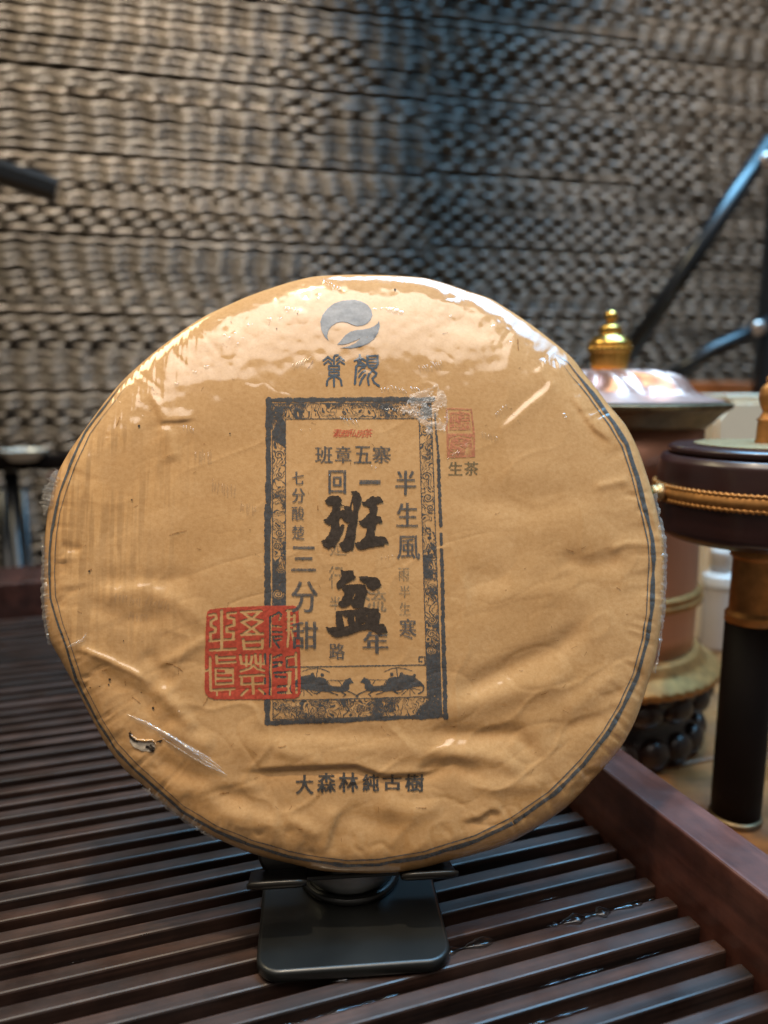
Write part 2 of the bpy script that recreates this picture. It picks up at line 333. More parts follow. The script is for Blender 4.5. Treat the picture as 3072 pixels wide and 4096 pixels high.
def tube(name, pts, rad, mat, parent=None, n=12, square=False):
    """a rod along a polyline, radius per point"""
    P = [Vector(p) for p in pts]; rads = rad if hasattr(rad, '__len__') else [rad] * len(P); V = []
    for i, p in enumerate(P):
        d = (P[min(i + 1, len(P) - 1)] - P[max(i - 1, 0)]).normalized()
        up = Vector((0, 0, 1)) if abs(d.z) < 0.95 else Vector((0, 1, 0)); s = d.cross(up).normalized(); u = s.cross(d)
        for k in range(n):
            a = 2 * math.pi * (k + 0.5) / n; ca, sa = math.cos(a), math.sin(a)
            if square:
                q = 1 / max(abs(ca), abs(sa)); q = min(q, 1.27); ca *= q; sa *= q
            V.append(p + (s * ca + u * sa) * rads[i])
    F = grid_faces(len(P), n); me = mesh_np(name, V, F, not square)
    bm = bmesh.new(); bm.from_mesh(me); bm.verts.ensure_lookup_table()
    bm.faces.new([bm.verts[q] for q in range(n)][::-1]); bm.faces.new([bm.verts[(len(P) - 1) * n + q] for q in range(n)])
    bmesh.ops.recalc_face_normals(bm, faces=bm.faces); bm.to_mesh(me); bm.free()
    return link(name, me, mat, parent)

def ball(name, r, mat, parent, loc, scale=(1, 1, 1), n=20):
    bm = bmesh.new(); bmesh.ops.create_uvsphere(bm, u_segments=n, v_segments=n // 2, radius=r)
    for v in bm.verts: v.co = Vector((v.co.x * scale[0], v.co.y * scale[1], v.co.z * scale[2]))
    for f in bm.faces: f.smooth = True
    me = bpy.data.meshes.new(name); bm.to_mesh(me); bm.free()
    o = link(name, me, mat, parent); o.location = loc; return o

# survey: a point seen at photo pixel (3072 x 4096) -> world
def ray(u, v):
    x = (u - CX) / FPX; y = (v - CY) / FPX
    return Vector((x, math.cos(PITCH) - y * math.sin(PITCH), -math.sin(PITCH) - y * math.cos(PITCH)))
def at_y(u, v, Y):
    d = ray(u, v); return Vector((0, 0, CAM_Z)) + d * (Y / d.y)

# ------------------------------------------------------------------ 2-D noise
def _hash(ix, iy, seed):
    h = (ix.astype(np.int64) * 374761393 + iy.astype(np.int64) * 668265263 + seed * 974634777) & 0xffffffff
    h = ((h ^ (h >> 13)) * 1274126177) & 0xffffffff
    return ((h ^ (h >> 16)) & 0xffff) / 65535.0
def vnoise(x, y, seed=0):
    ix = np.floor(x); iy = np.floor(y); fx = x - ix; fy = y - iy
    fx = fx * fx * fx * (fx * (fx * 6 - 15) + 10); fy = fy * fy * fy * (fy * (fy * 6 - 15) + 10)
    a = _hash(ix, iy, seed); b = _hash(ix + 1, iy, seed); c = _hash(ix, iy + 1, seed); d = _hash(ix + 1, iy + 1, seed)
    return (a * (1 - fx) + b * fx) * (1 - fy) + (c * (1 - fx) + d * fx) * fy - 0.5
def fbm(x, y, seed=0, octv=3):
    s = 0; a = 1.0
    for k in range(octv): s = s + a * vnoise(x * 2 ** k + 13.7 * k, y * 2 ** k - 7.3 * k, seed + k); a *= 0.5
    return s

# ================================================================== ROOM
# floor, woven wall, table
fl = link('floor', mesh_np('floor', [(-4, -3, -0.75), (4, -3, -0.75), (4, 4, -0.75), (-4, 4, -0.75)], [(0, 1, 2, 3)], False), M['floor']); tag(fl, kind='structure')

WALL_YAW = R_(14.0)
wall = thing('woven_wall', 'dark brown woven rattan wall behind the tea table, lit in warm patches', 'wall', (0, 1.02, 0), WALL_YAW)
link('backing_board', box_mesh('backing_board', (-1.3, 0.012, -0.75), (1.5, 0.03, 1.1)), M['wallback'], wall)
PR, PB = 0.0097, 0.030
rows = 0
for pa, pb, zoff, yoff in ((-1.10, 0.057, 0.0, 0.0), (0.055, 0.347, 0.006, 0.0012), (0.345, 1.45, -0.012, -0.0010)):
    x = np.arange(pa, pb + 0.001, 0.005); nx = len(x)
    for sec in range(-4, 9):
        z0 = 0.0715 + zoff + sec * 0.0895
        ph0 = RNG.uniform(0, 6.28); drift = RNG.choice([0.0, 0.45, -0.40, 0.9, 0.2]); psec = PB * RNG.uniform(0.92, 1.10)
        nrow = 9
        for r in range(nrow):
            z = z0 + r * PR + 0.005
            if z < -0.20 or z > 0.73: continue
            jit = 0.9 * vnoise(x * 5, np.full(nx, rows * 0.4), 5) * 2 + RNG.normal(0, 0.75)
            ph = 2 * np.pi * x / psec + ph0 + drift * r + jit
            # patches where alternate rows fall out of step, as in hand weaving
            stag = np.clip((fbm(x * 3.2, np.full(nx, z * 9.0), 31, 2) - (0.40 if z < 0.22 else 0.16)) * 30 + 0.5, 0, 1) * np.pi * (r % 2)
            c_ = np.cos(ph + stag); amp = 0.0040 * (0.8 + 1.0 * vnoise(x * 22, np.full(nx, rows * 5.7), 9))
            if r == 0: amp = amp * 0.4
            if r == nrow - 1: amp = amp * 0.7
            off = amp * c_ + yoff
            hz = 0.0038 * (1 + 0.20 * c_ + 0.3 * vnoise(x * 30, np.full(nx, rows * 2.3), 4))
            dz = RNG.normal(0, 0.0005) + 0.0013 * fbm(x * 18, np.full(nx, rows * 1.7), 2, 2) - 0.0021 * np.cos(ph + stag + 0.3) * (0.4 if r == 0 else 1)
            ang = np.radians([-112, -72, -30, 20, 68, 115])
            V = np.zeros((nx, 6, 3))
            for k, a in enumerate(ang):
                V[:, k, 0] = x; V[:, k, 1] = -off - 0.0048 * math.cos(a + 0.40) - 0.001; V[:, k, 2] = z + dz + hz * math.sin(a)
            F = grid_faces(nx, 6, False)
            link('strand', mesh_np('strand', V.reshape(-1, 3), F[:, ::-1]), M['rattan'], wall); rows += 1

TRAY_YAW = R_(19.2)
tx, ty = 0.0974, 0.2325                       # inner corner line of the tray's right rail
tray_mat = Matrix.Translation((tx, ty, 0)) @ Matrix.Rotation(TRAY_YAW, 4, 'Z')
def tray_pt(u, v, z=0): return tray_mat @ Vector((u, v, z))

table = thing('tea_table', 'orange brown wooden table under the dark slatted tea tray', 'table', (tx, ty, -0.03), TRAY_YAW)
for k in range(4):
    link('board', box_mesh('board', (-0.75, -0.36 + k * 0.24 + 0.0006, -0.04), (0.62, -0.36 + (k + 1) * 0.24 - 0.0006, 0.0), 0.0015), M['table'], table)
for px, py in ((-0.70, -0.31), (0.57, -0.31), (-0.70, 0.55), (0.57, 0.55)):
    link('leg', box_mesh('leg', (px - 0.03, py - 0.03, -0.72), (px + 0.03, py + 0.03, -0.0405), 0.003), M['table'], table)

# ================================================================== TEA TRAY
tray = thing('tea_tray', 'dark brown slatted wooden tea tray with raised red-brown rails', 'tray', (tx, ty, 0), TRAY_YAW)
RIM_Z = 0.0254
SP = 0.0108
slat_me = box_mesh('slat', (-0.66, -0.0031, -0.011), (-0.0012, 0.0026, 0.0), 0.0007, 2)
for k in range(-17, 39):
    o = link('slat', slat_me, M['slat'], tray); o.location = (0, k * SP + RNG.normal(0, 0.00018), RNG.normal(0, 0.00015))
    o.rotation_euler = (RNG.normal(0, 0.012), 0, RNG.normal(0, 0.0006))
link('frame_rail', box_mesh('frame_rail', (0.0, -0.26, -0.0295), (0.0168, 0.478, RIM_Z), 0.0011, 3), M['rail'], tray)
link('frame_rail', box_mesh('frame_rail', (-0.70, -0.26, -0.0295), (-0.6612, 0.478, RIM_Z), 0.0011, 3), M['rail'], tray)
brl = link('frame_rail', box_mesh('frame_rail', (-0.6610, 0.4215, -0.0295), (-0.0002, 0.4775, RIM_Z - 0.0004), 0.0011, 3), M['rail'], tray)
frl = link('frame_rail', box_mesh('frame_rail', (-0.6610, -0.259, -0.0295), (-0.0002, -0.20, RIM_Z - 0.0004), 0.0011, 3), M['rail'], tray)
link('drip_pan', box_mesh('drip_pan', (-0.6605, -0.1995, -0.0290), (-0.0005, 0.4210, -0.021)), M['wallback'], tray)
link('cross_bearer', box_mesh('cross_bearer', (-0.34, -0.19, -0.0205), (-0.325, 0.42, -0.0094)), M['slat'], tray)

# water lying along slat edges
def water_line(k, u0, u1, wid, side=1, seed=0):
    us = np.arange(u0, u1, 0.0011); n = len(us); V = np.zeros((n, 7, 3))
    wv = wid * np.clip(0.55 + 1.3 * vnoise(us * 260, us * 0 + k, seed) + 0.9 * vnoise(us * 900, us * 0, seed + 3), 0.04, 2) * np.clip(np.minimum(us - u0, u1 - us) / 0.004, 0.03, 1)
    for q, a in enumerate(np.linspace(0, np.pi, 7)):
        V[:, q, 0] = us; V[:, q, 1] = k * SP + side * (0.0031 - wid * 0.35) + wv * math.cos(a) * 0.8; V[:, q, 2] = 0.0001 + wv * 0.40 * math.sin(a)
    return V.reshape(-1, 3), grid_faces(n, 7, False)
m, t, b = nt('water'); b.inputs['Base Color'].default_value = (0.9, 0.95, 1, 1); b.inputs['Roughness'].default_value = 0.03; b.inputs['Transmission Weight'].default_value = 1.0; b.inputs['IOR'].default_value = 1.45
M['water'] = m
Vs, Fs, nv = [], [], 0
for k, u0, u1, wid, sd in ((0, -0.118, -0.062, 0.0018, 1), (0, -0.048, -0.004, 0.0030, 1), (1, -0.045, -0.036, 0.0010, 1), (-2, -0.062, -0.040, 0.0009, 1), (-2, -0.03, -0.02, 0.0008, 1),
                           (-3, -0.085, -0.05, 0.0009, 1), (-1, -0.16, -0.10, 0.0010, 1), (3, -0.19, -0.185, 0.0012, 1), (6, -0.235, -0.228, 0.0014, 1), (4, -0.17, -0.166, 0.0010, -1)):
    V, F = water_line(k, u0, u1, wid, sd, 11 + k); Vs.append(V); Fs.append(F + nv); nv += len(V)
wt = link('water', mesh_np('water', np.concatenate(Vs), np.concatenate(Fs)), M['water']); wt.matrix_world = tray_mat; tag(wt, 'spilt water beads along the wet slats at the front of the tray', 'water', kind='stuff')

# ================================================================== TEA CAKE
CYAW, LEAN = R_(5.5), R_(19.0)
D0 = 0.2425
O = Vector((0, 0, CAM_Z)) + ray(1414, 2219) * D0
nh = Vector((math.sin(CYAW), -math.cos(CYAW), 0)); ex = Vector((math.cos(CYAW), math.sin(CYAW), 0))
ez = nh * math.cos(LEAN) + Vector((0, 0, 1)) * math.sin(LEAN); ey = ez.cross(ex)
CAKE = Matrix(((ex.x, ey.x, ez.x, O.x), (ex.y, ey.y, ez.y, O.y), (ex.z, ey.z, ez.z, O.z), (0, 0, 0, 1)))
CI = CAKE.inverted(); o_l = np.array(CI @ Vector((0, 0, CAM_Z))); RI = np.array(CI.to_3x3())
def plane(S, z):
    S = np.asarray(S, float).reshape(-1, 2); xx = (S[:, 0] - CX) / FPX; yy = (S[:, 1] - CY) / FPX
    d = np.stack([xx, math.cos(PITCH) - yy * math.sin(PITCH), -math.sin(PITCH) - yy * math.cos(PITCH)], 1) @ RI.T
    t = (z - o_l[2]) / d[:, 2]; return o_l[0] + t * d[:, 0], o_l[1] + t * d[:, 1]

SIL = [(1480,1101),(1600,1105),(1700,1113),(1869,1166),(1959,1194),(2038,1243),(2182,1345),(2291,1436),(2336,1499),(2429,1620),(2502,1707),(2544,1791),(2580,1894),(2628,2072),(2650,2164),(2651,2300),(2646,2430),(2618,2632),(2586,2734),(2536,2886),(2485,2981),(2365,3120),(2270,3221),(2143,3310),(2017,3378),(1900,3414),(1780,3444),(1604,3486),(1423,3489),(1279,3480),(1170,3453),(998,3408),(863,3349),(697,3248),(577,3141),(504,3082),(438,2996),(371,2876),(312,2757),(252,2651),(206,2571),(183,2465),(179,2333),(180,2240),(191,2068),(206,1990),(236,1887),(287,1797),(338,1724),(385,1658),(482,1534),(581,1441),(680,1362),(813,1269),(912,1222),(1078,1156),(1250,1108),(1370,1101)]
TH, HB, AR = 0.022, 0.0105, 0.0095
sx, sy = plane(SIL, -HB); sa = np.arctan2(sy, sx); sr = np.hypot(sx, sy); od = np.argsort(sa); sa = sa[od]; sr = sr[od]
sa3 = np.concatenate([sa - 2 * np.pi, sa, sa + 2 * np.pi]); sr3 = np.concatenate([sr] * 3)
_tt = np.linspace(-np.pi, np.pi, 721); _rr = np.interp(_tt, sa3, sr3)
_k = np.exp(-np.linspace(-2, 2, 9) ** 2); _k /= _k.sum(); _rr = np.convolve(np.concatenate([_rr[-9:-1], _rr, _rr[1:9]]), _k, 'same')[8:-8]
def Rth(a): return np.interp(a, _tt, _rr)

# folds of the wrapper: (points in photo px, amplitude mm, half width mm, kind)  kind r = ridge / v = valley / s = step (high side left of travel)
FOLDS = [
 ([(271,2580),(409,2635),(524,2689),(602,2737)],0.8,1.0,'r'),([(290,2600),(440,2670),(600,2760)],0.8,3.2,'r'),([(602,2737),(692,2828),(783,2936)],1.1,2.2,'r'),([(300,2640),(430,2710),(560,2790),(640,2900)],-0.9,3.0,'r'),
 ([(560,2600),(640,2680),(690,2760)],-0.9,2.6,'r'),
 ([(640,2910),(760,2960),(860,3000)],0.9,2.6,'r'),
 ([(930,3092),(1181,3078),(1422,3069),(1470,3087),(1542,3111),(1723,3099),(1814,3057)],1.3,1.3,'s'),
 ([(850,2985),(1150,2990),(1542,2991),(1783,3015),(2000,3040)],0.95,4.2,'r'),
 ([(960,2930),(1300,2930),(1600,2960)],-0.8,3.2,'r'),
 ([(1795,2797),(2080,2651),(2238,2588),(2384,2480)],-1.5,3.4,'r'),([(1700,2868),(1922,2810),(2206,2734),(2333,2658)],0.95,3.8,'r'),
 ([(1700,2940),(1953,2940),(2080,2936),(2156,3037),(2170,3094)],-1.3,2.6,'r'),([(1700,3024),(1922,3024),(2017,3044),(2120,3130)],0.95,2.6,'r'),
 ([(1650,3105),(1814,3056),(1953,3120)],-1.1,2.6,'r'),([(1900,3160),(2080,3150),(2230,3130)],0.8,2.6,'r'),
 ([(1850,3300),(1928,3285),(1972,3253),(2030,3265)],0.9,1.6,'s'),
 ([(2225,2227),(2365,2259),(2450,2245),(2523,2215)],-1.0,3.0,'r'),([(2440,2205),(2510,2172),(2580,2170),(2640,2168)],0.9,1.2,'r'),([(2240,2160),(2400,2150),(2500,2140)],0.4,4.0,'r'),
 ([(1790,1990),(2122,2014),(2423,1942)],-0.7,5.5,'r'),([(1900,2080),(2200,2110),(2480,2060)],0.45,5.5,'r'),([(1880,1905),(2060,1890),(2300,1850)],0.25,5.0,'r'),
 ([(2380,1945),(2470,1925),(2545,1915)],0.7,1.3,'r'),
 ([(2248,1484),(2182,1556),(2122,1599),(1995,1719)],0.7,1.6,'s'),([(2160,1450),(2200,1520),(2230,1490)],0.7,2.0,'r'),
 ([(2290,1560),(2340,1640),(2390,1710),(2470,1770)],0.7,1.3,'s'),
 ([(580,1560),(610,1610),(640,1680),(700,1680),(790,1670)],0.8,1.2,'s'),([(640,1680),(670,1760),(690,1850)],0.9,2.4,'r'),([(520,1620),(640,1760)],-0.6,3.0,'r'),
 ([(330,2300),(500,2330),(720,2310),(800,2370)],-0.9,3.2,'r'),([(220,2175),(290,2190),(320,2190)],-0.9,1.3,'r'),([(300,2400),(480,2470),(680,2480)],-0.8,3.2,'r'),([(330,2380),(560,2350),(760,2440),(850,2540)],0.8,3.0,'r'),
 ([(600,2680),(720,2620),(850,2540)],0.7,1.8,'r'),
 ([(560,3020),(700,3090),(900,3180),(1050,3190)],-1.2,3.0,'r'),([(750,3160),(900,3150),(1060,3160)],0.9,2.6,'r'),([(820,3280),(980,3280),(1080,3300),(1150,3360)],0.9,2.6,'r'),([(700,3200),(820,3250),(960,3330)],-0.8,2.8,'r'),
 ([(1301,3444),(1333,3327),(1369,3236)],0.9,1.7,'s'),([(1120,3270),(1200,3310),(1295,3365)],0.9,2.2,'r'),([(1369,3236),(1480,3300),(1620,3320)],-0.7,3.0,'r'),([(1500,3215),(1640,3260),(1790,3230)],0.8,3.0,'r'),
 ([(1090,2990),(1150,3020),(1300,3040)],0.6,2.0,'r'),
 ([(1900,2420),(2050,2380),(2250,2370),(2420,2400)],0.7,4.2,'r'),([(1850,2330),(2050,2300)],-0.6,4.0,'r'),([(2250,2860),(2400,2760),(2520,2680)],0.7,3.0,'r'),([(2200,2960),(2330,2890),(2470,2860)],-0.7,2.6,'r'),
 ([(560,1300),(800,1340),(1000,1290)],0.5,3.0,'r'),([(1850,1330),(2000,1380),(2120,1470)],0.3,4.0,'r'),([(1750,1250),(1900,1290),(1990,1330)],-0.5,3.0,'r'),
]
FOLDS_L = []
for pts, a, s, k in FOLDS:
    px, py = plane(pts, 0.0); FOLDS_L.append((np.stack([px, py], 1), a * (0.00068 if np.mean([p[1] for p in pts]) > 2400 else 0.00052), s * 0.001, k))

def wrinkle(x, y):
    h = 0.00034 * fbm(x * 38, y * 60, 3, 2) * np.clip(1.0 - (y - 0.04) / 0.04, 0.35, 1)
    low = np.clip((0.02 - y) / 0.09, 0, 1)
    h = h + 0.00055 * low * fbm((x * 0.8 + y * 0.5) * 34, (y - 0.25 * x) * 62, 17, 2)
    rid = 1 - np.abs(fbm(x * 46 + 3, y * 52 - x * 20, 41, 2)) * 5
    h = h + 0.00022 * np.clip(rid, 0, 1) ** 3 * (0.35 + 0.8 * low)
    wxx = x + 0.010 * vnoise(x * 30, y * 30, 91); wyy = y + 0.010 * vnoise(x * 30 + 9, y * 30, 92)
    for sc_w, amp_w, sd in ((64, 0.00013, 57), (130, 0.00008, 59)):      # sharp V-shaped creases
        v_ = np.abs(vnoise(wxx * sc_w * 0.8 + wyy * sc_w * 0.45, wyy * sc_w * 1.25 - wxx * sc_w * 0.3, sd)); h = h - amp_w * np.exp(-v_ / 0.05) * (0.25 + 0.9 * low) * np.clip(1.0 - (y - 0.035) / 0.03, 0.12, 1) * (0.2 + 1.5 * np.clip(vnoise(x * 22, y * 22, sd + 1) + 0.5, 0, 1))
    for P, a, s, kind in FOLDS_L:
        m = (x > P[:, 0].min() - 4 * s) & (x < P[:, 0].max() + 4 * s) & (y > P[:, 1].min() - 4 * s) & (y < P[:, 1].max() + 4 * s)
        if not m.any(): continue
        xs = x[m]; ys = y[m]; best = np.full(xs.shape, 1e9); sg = np.zeros(xs.shape); tp = np.zeros(xs.shape); L = 0
        seg = np.linalg.norm(np.diff(P, axis=0), axis=1); tot = seg.sum()
        for (p, q, l) in zip(P[:-1], P[1:], seg):
            d = (q - p) / l; rx = xs - p[0]; ry = ys - p[1]; tt = np.clip(rx * d[0] + ry * d[1], 0, l)
            dd = np.hypot(rx - tt * d[0], ry - tt * d[1]); u = dd < best
            best = np.where(u, dd, best); sg = np.where(u, d[0] * ry - d[1] * rx, sg); tp = np.where(u, (L + tt) / tot, tp); L += l
        env = np.clip(np.minimum(tp, 1 - tp) / 0.22, 0.0, 1.0); env = env * env * (3 - 2 * env)
        if kind == 's': f = np.tanh(sg / (0.45 * s)) * np.exp(-(best / (2.4 * s)) ** 2) * 0.8
        else: f = np.exp(-(best / s) ** 2)
        h[m] += a * f * env
    return h

DOME = 0.0042
def shoulder(a): return AR + 0.030 * np.clip((np.sin(a) - 0.35) / 0.55, 0, 1) ** 1.2
def surf(x, y):
    x = np.asarray(x, float); y = np.asarray(y, float)
    r = np.hypot(x, y); R = Rth(np.arctan2(y, x)); A = shoulder(np.arctan2(y, x)); q = np.clip((r - (R - A)) / A, 0, 0.9995)
    z = -DOME * np.clip(r / R, 0, 1) ** 2 - (HB - DOME) * (1 - np.sqrt(1 - q * q))
    an = np.arctan2(y, x); pl = np.clip(0.30 - np.abs(vnoise(an * 9 + 0.6 * vnoise(an * 30, r * 60, 5), r * 25, 71)) * 4, 0, 1) + 0.6 * np.clip(0.25 - np.abs(vnoise(an * 26, r * 40, 73)) * 4, 0, 1)
    pl = pl * np.clip((r - (R - 0.017)) / 0.012, 0, 1) * (1.0 - 0.65 * np.clip(np.sin(an), 0, 1))
    return z + wrinkle(x, y) * (1 - q ** 3) - 0.0020 * pl * (1 - q ** 4)

def onface(S, lift):
    S = np.asarray(S, float).reshape(-1, 2); z = np.zeros(len(S))
    for _ in range(5):
        xx, yy = plane(S, z); z = surf(xx, yy)
    e = 0.0004; nx_ = -(surf(xx + e, yy) - surf(xx - e, yy)) / (2 * e); ny_ = -(surf(xx, yy + e) - surf(xx, yy - e)) / (2 * e)
    nn = np.stack([nx_, ny_, np.ones_like(nx_)], 1); nn /= np.linalg.norm(nn, axis=1)[:, None]
    return np.stack([xx, yy, z], 1) + nn * lift

cake = thing('tea_cake', 'round tea cake wrapped in printed kraft paper and clear film on a black stand', 'tea cake'); cake.matrix_world = CAKE
NT = 760
th = np.linspace(-np.pi, np.pi, NT, endpoint=False); Rv = Rth(th)
rings = []
for s in np.concatenate([[0.0005], np.linspace(0, 1, 175)[1:]]):
    r = s * (Rv - shoulder(th)); rings.append(np.stack([r * np.cos(th), r * np.sin(th), surf(r * np.cos(th), r * np.sin(th))], 1))
for a in np.linspace(0, 90, 30)[1:]:
    r = Rv - shoulder(th) + shoulder(th) * math.sin(R_(a)) * 0.9999; rings.append(np.stack([r * np.cos(th), r * np.sin(th), surf(r * np.cos(th), r * np.sin(th))], 1))
zr = rings[-1][:, 2]
pleat = 0.0007 * fbm(np.cos(th) * 30, np.sin(th) * 30, 77, 3) + 0.0005 * np.abs(np.sin(th * 23 + 3 * vnoise(th * 4, th * 0, 5)))
for fz, fr in ((-HB - 0.003, 0.9985), (-HB - 0.007, 0.985), (-TH + 0.003, 0.962), (-TH + 0.0008, 0.93), (-TH, 0.88), (-TH, 0.5), (-TH, 0.005)):
    r = Rv * fr - pleat * (1 if fr > 0.9 else 0); rings.append(np.stack([r * np.cos(th), r * np.sin(th), np.full(NT, fz)], 1))
link('wrapper', mesh_np('wrapper', np.concatenate(rings), grid_faces(len(rings), NT)), M['paper'], cake)

# ------------------------------------------------------------------ printing (flat ink laid on the paper)
class Ink:
    def __init__(s, x0, y0, x1, y1, c=1.6, rough=0.0, rs=0.2, seed=1):
        s.c = c; s.x0 = x0; s.y0 = y0; s.nx = int((x1 - x0) / c) + 1; s.ny = int((y1 - y0) / c) + 1
        s.X, s.Y = np.meshgrid(x0 + (np.arange(s.nx) + 0.5) * c, y0 + (np.arange(s.ny) + 0.5) * c)
        s.m = np.zeros((s.ny, s.nx), bool)
        if rough:
            s.X = s.X + rough * 2 * fbm(s.X * rs, s.Y * rs, seed, 2); s.Y = s.Y + rough * 2 * fbm(s.X * rs + 40, s.Y * rs, seed + 9, 2)
    def win(s, P, pad):
        P = np.asarray(P, float); lo = P.min(0) - pad; hi = P.max(0) + pad
        a = max(0, int((lo[0] - s.x0) / s.c)); b = min(s.nx, int((hi[0] - s.x0) / s.c) + 2); c = max(0, int((lo[1] - s.y0) / s.c)); d = min(s.ny, int((hi[1] - s.y0) / s.c) + 2)
        return slice(c, max(c, d)), slice(a, max(a, b))
    def poly(s, P, val=True):
        P = np.asarray(P, float); w = s.win(P, 8); X = s.X[w]; Y = s.Y[w]; ins = np.zeros(X.shape, bool)
        for (xa, ya), (xb, yb) in zip(P, np.roll(P, -1, 0)):
            if ya == yb: continue
            ins ^= ((ya > Y) != (yb > Y)) & (X < (xb - xa) * (Y - ya) / (yb - ya) + xa)
        s.m[w] = np.where(ins, val, s.m[w]); return s
    def line(s, P, wd, val=True, close=False):
        P = np.asarray(P, float)
        if close: P = np.concatenate([P, P[:1]])
        w = s.win(P, wd + 8); X = s.X[w]; Y = s.Y[w]; best = np.full(X.shape, 1e9)
        for p, q in zip(P[:-1], P[1:]):
            d = q - p; l2 = max(1e-9, d @ d); t = np.clip(((X - p[0]) * d[0] + (Y - p[1]) * d[1]) / l2, 0, 1)
            best = np.minimum(best, np.hypot(X - p[0] - t * d[0], Y - p[1] - t * d[1]))
        s.m[w] = np.where(best < wd / 2, val, s.m[w]); return s
    def dot(s, p, r, val=True): return s.line([p, (p[0] + 0.01, p[1])], 2 * r, val)
    def build(s, name, mat, lift=0.00016, parent=None, maxrun=8):
        S = []
        for j in range(s.ny):
            row = s.m[j]; 
            if not row.any(): continue
            e = np.flatnonzero(np.diff(np.concatenate([[0], row.astype(np.int8), [0]])))
            for a, b in zip(e[::2], e[1::2]):
                for k in range(a, b, maxrun): S.append((k, min(b, k + maxrun), j))
        S = np.array(S, float); xa = s.x0 + S[:, 0] * s.c; xb = s.x0 + S[:, 1] * s.c; ya = s.y0 + S[:, 2] * s.c; yb = ya + s.c
        Q = np.stack([np.stack([xa, yb], 1), np.stack([xb, yb], 1), np.stack([xb, ya], 1), np.stack([xa, ya], 1)], 1).reshape(-1, 2)
        V = onface(Q, lift); return link(name, mesh_np(name, V, np.arange(len(V)).reshape(-1, 4)), mat, parent or cake)

def T(pts, ox, oy, sc_): return [(ox + p[0] * sc_, oy + p[1] * sc_) for p in pts]

# --- glyphs from Blender's own built-in font
_gl = {}
def glyph(ch):
    if ch in _gl: return _gl[ch]
    cu = bpy.data.curves.new('glyph', 'FONT'); cu.body = ch; cu.resolution_u = 4
    ob = bpy.data.objects.new('glyph', cu); C.objects.link(ob)
    dg = bpy.context.evaluated_depsgraph_get(); dg.update(); me = ob.evaluated_get(dg).to_mesh()
    me.calc_loop_triangles(); V = np.array([v.co[:2] for v in me.vertices]); Tn = np.array([t.vertices for t in me.loop_triangles])
    ob.evaluated_get(dg).to_mesh_clear(); bpy.data.objects.remove(ob); bpy.data.curves.remove(cu)
    _gl[ch] = (V, Tn); return _gl[ch]

def text(ink, ch, x0, y0, x1, y1, bold=(0.0, 0.0), slant=0.0, serif=True):
    V, Tn = glyph(ch); lo = V.min(0); hi = V.max(0); P = (V - lo) / np.maximum(hi - lo, 1e-6)
    if ch == '一': y0, y1 = y0 + (y1 - y0) * 0.25, y0 + (y1 - y0) * 0.75
    P = np.stack([x0 + P[:, 0] * (x1 - x0) + slant * (P[:, 1] - 0.5) * (y1 - y0), y1 - P[:, 1] * (y1 - y0)], 1)
    tmp = Ink.__new__(Ink); tmp.__dict__.update(ink.__dict__); tmp.m = np.zeros_like(ink.m)
    for t in Tn:
        A, B, D = P[t]; w = ink.win(P[t], 6); X = ink.X[w]; Y = ink.Y[w]
        d1 = (X - B[0]) * (A[1] - B[1]) - (A[0] - B[0]) * (Y - B[1]); d2 = (X - D[0]) * (B[1] - D[1]) - (B[0] - D[0]) * (Y - D[1]); d3 = (X - A[0]) * (D[1] - A[1]) - (D[0] - A[0]) * (Y - A[1])
        tmp.m[w] |= ~(((d1 < 0) | (d2 < 0) | (d3 < 0)) & ((d1 > 0) | (d2 > 0) | (d3 > 0)))
    k = int(round(bold[0] / ink.c)); m = tmp.m.copy()
    for q in range(1, k + 1): m[:, q:] |= tmp.m[:, :-q]
    k = int(round(bold[1] / ink.c)); m2 = m.copy()
    for q in range(1, k + 1): m2[q:] |= m[:-q]
    ink.m |= m2

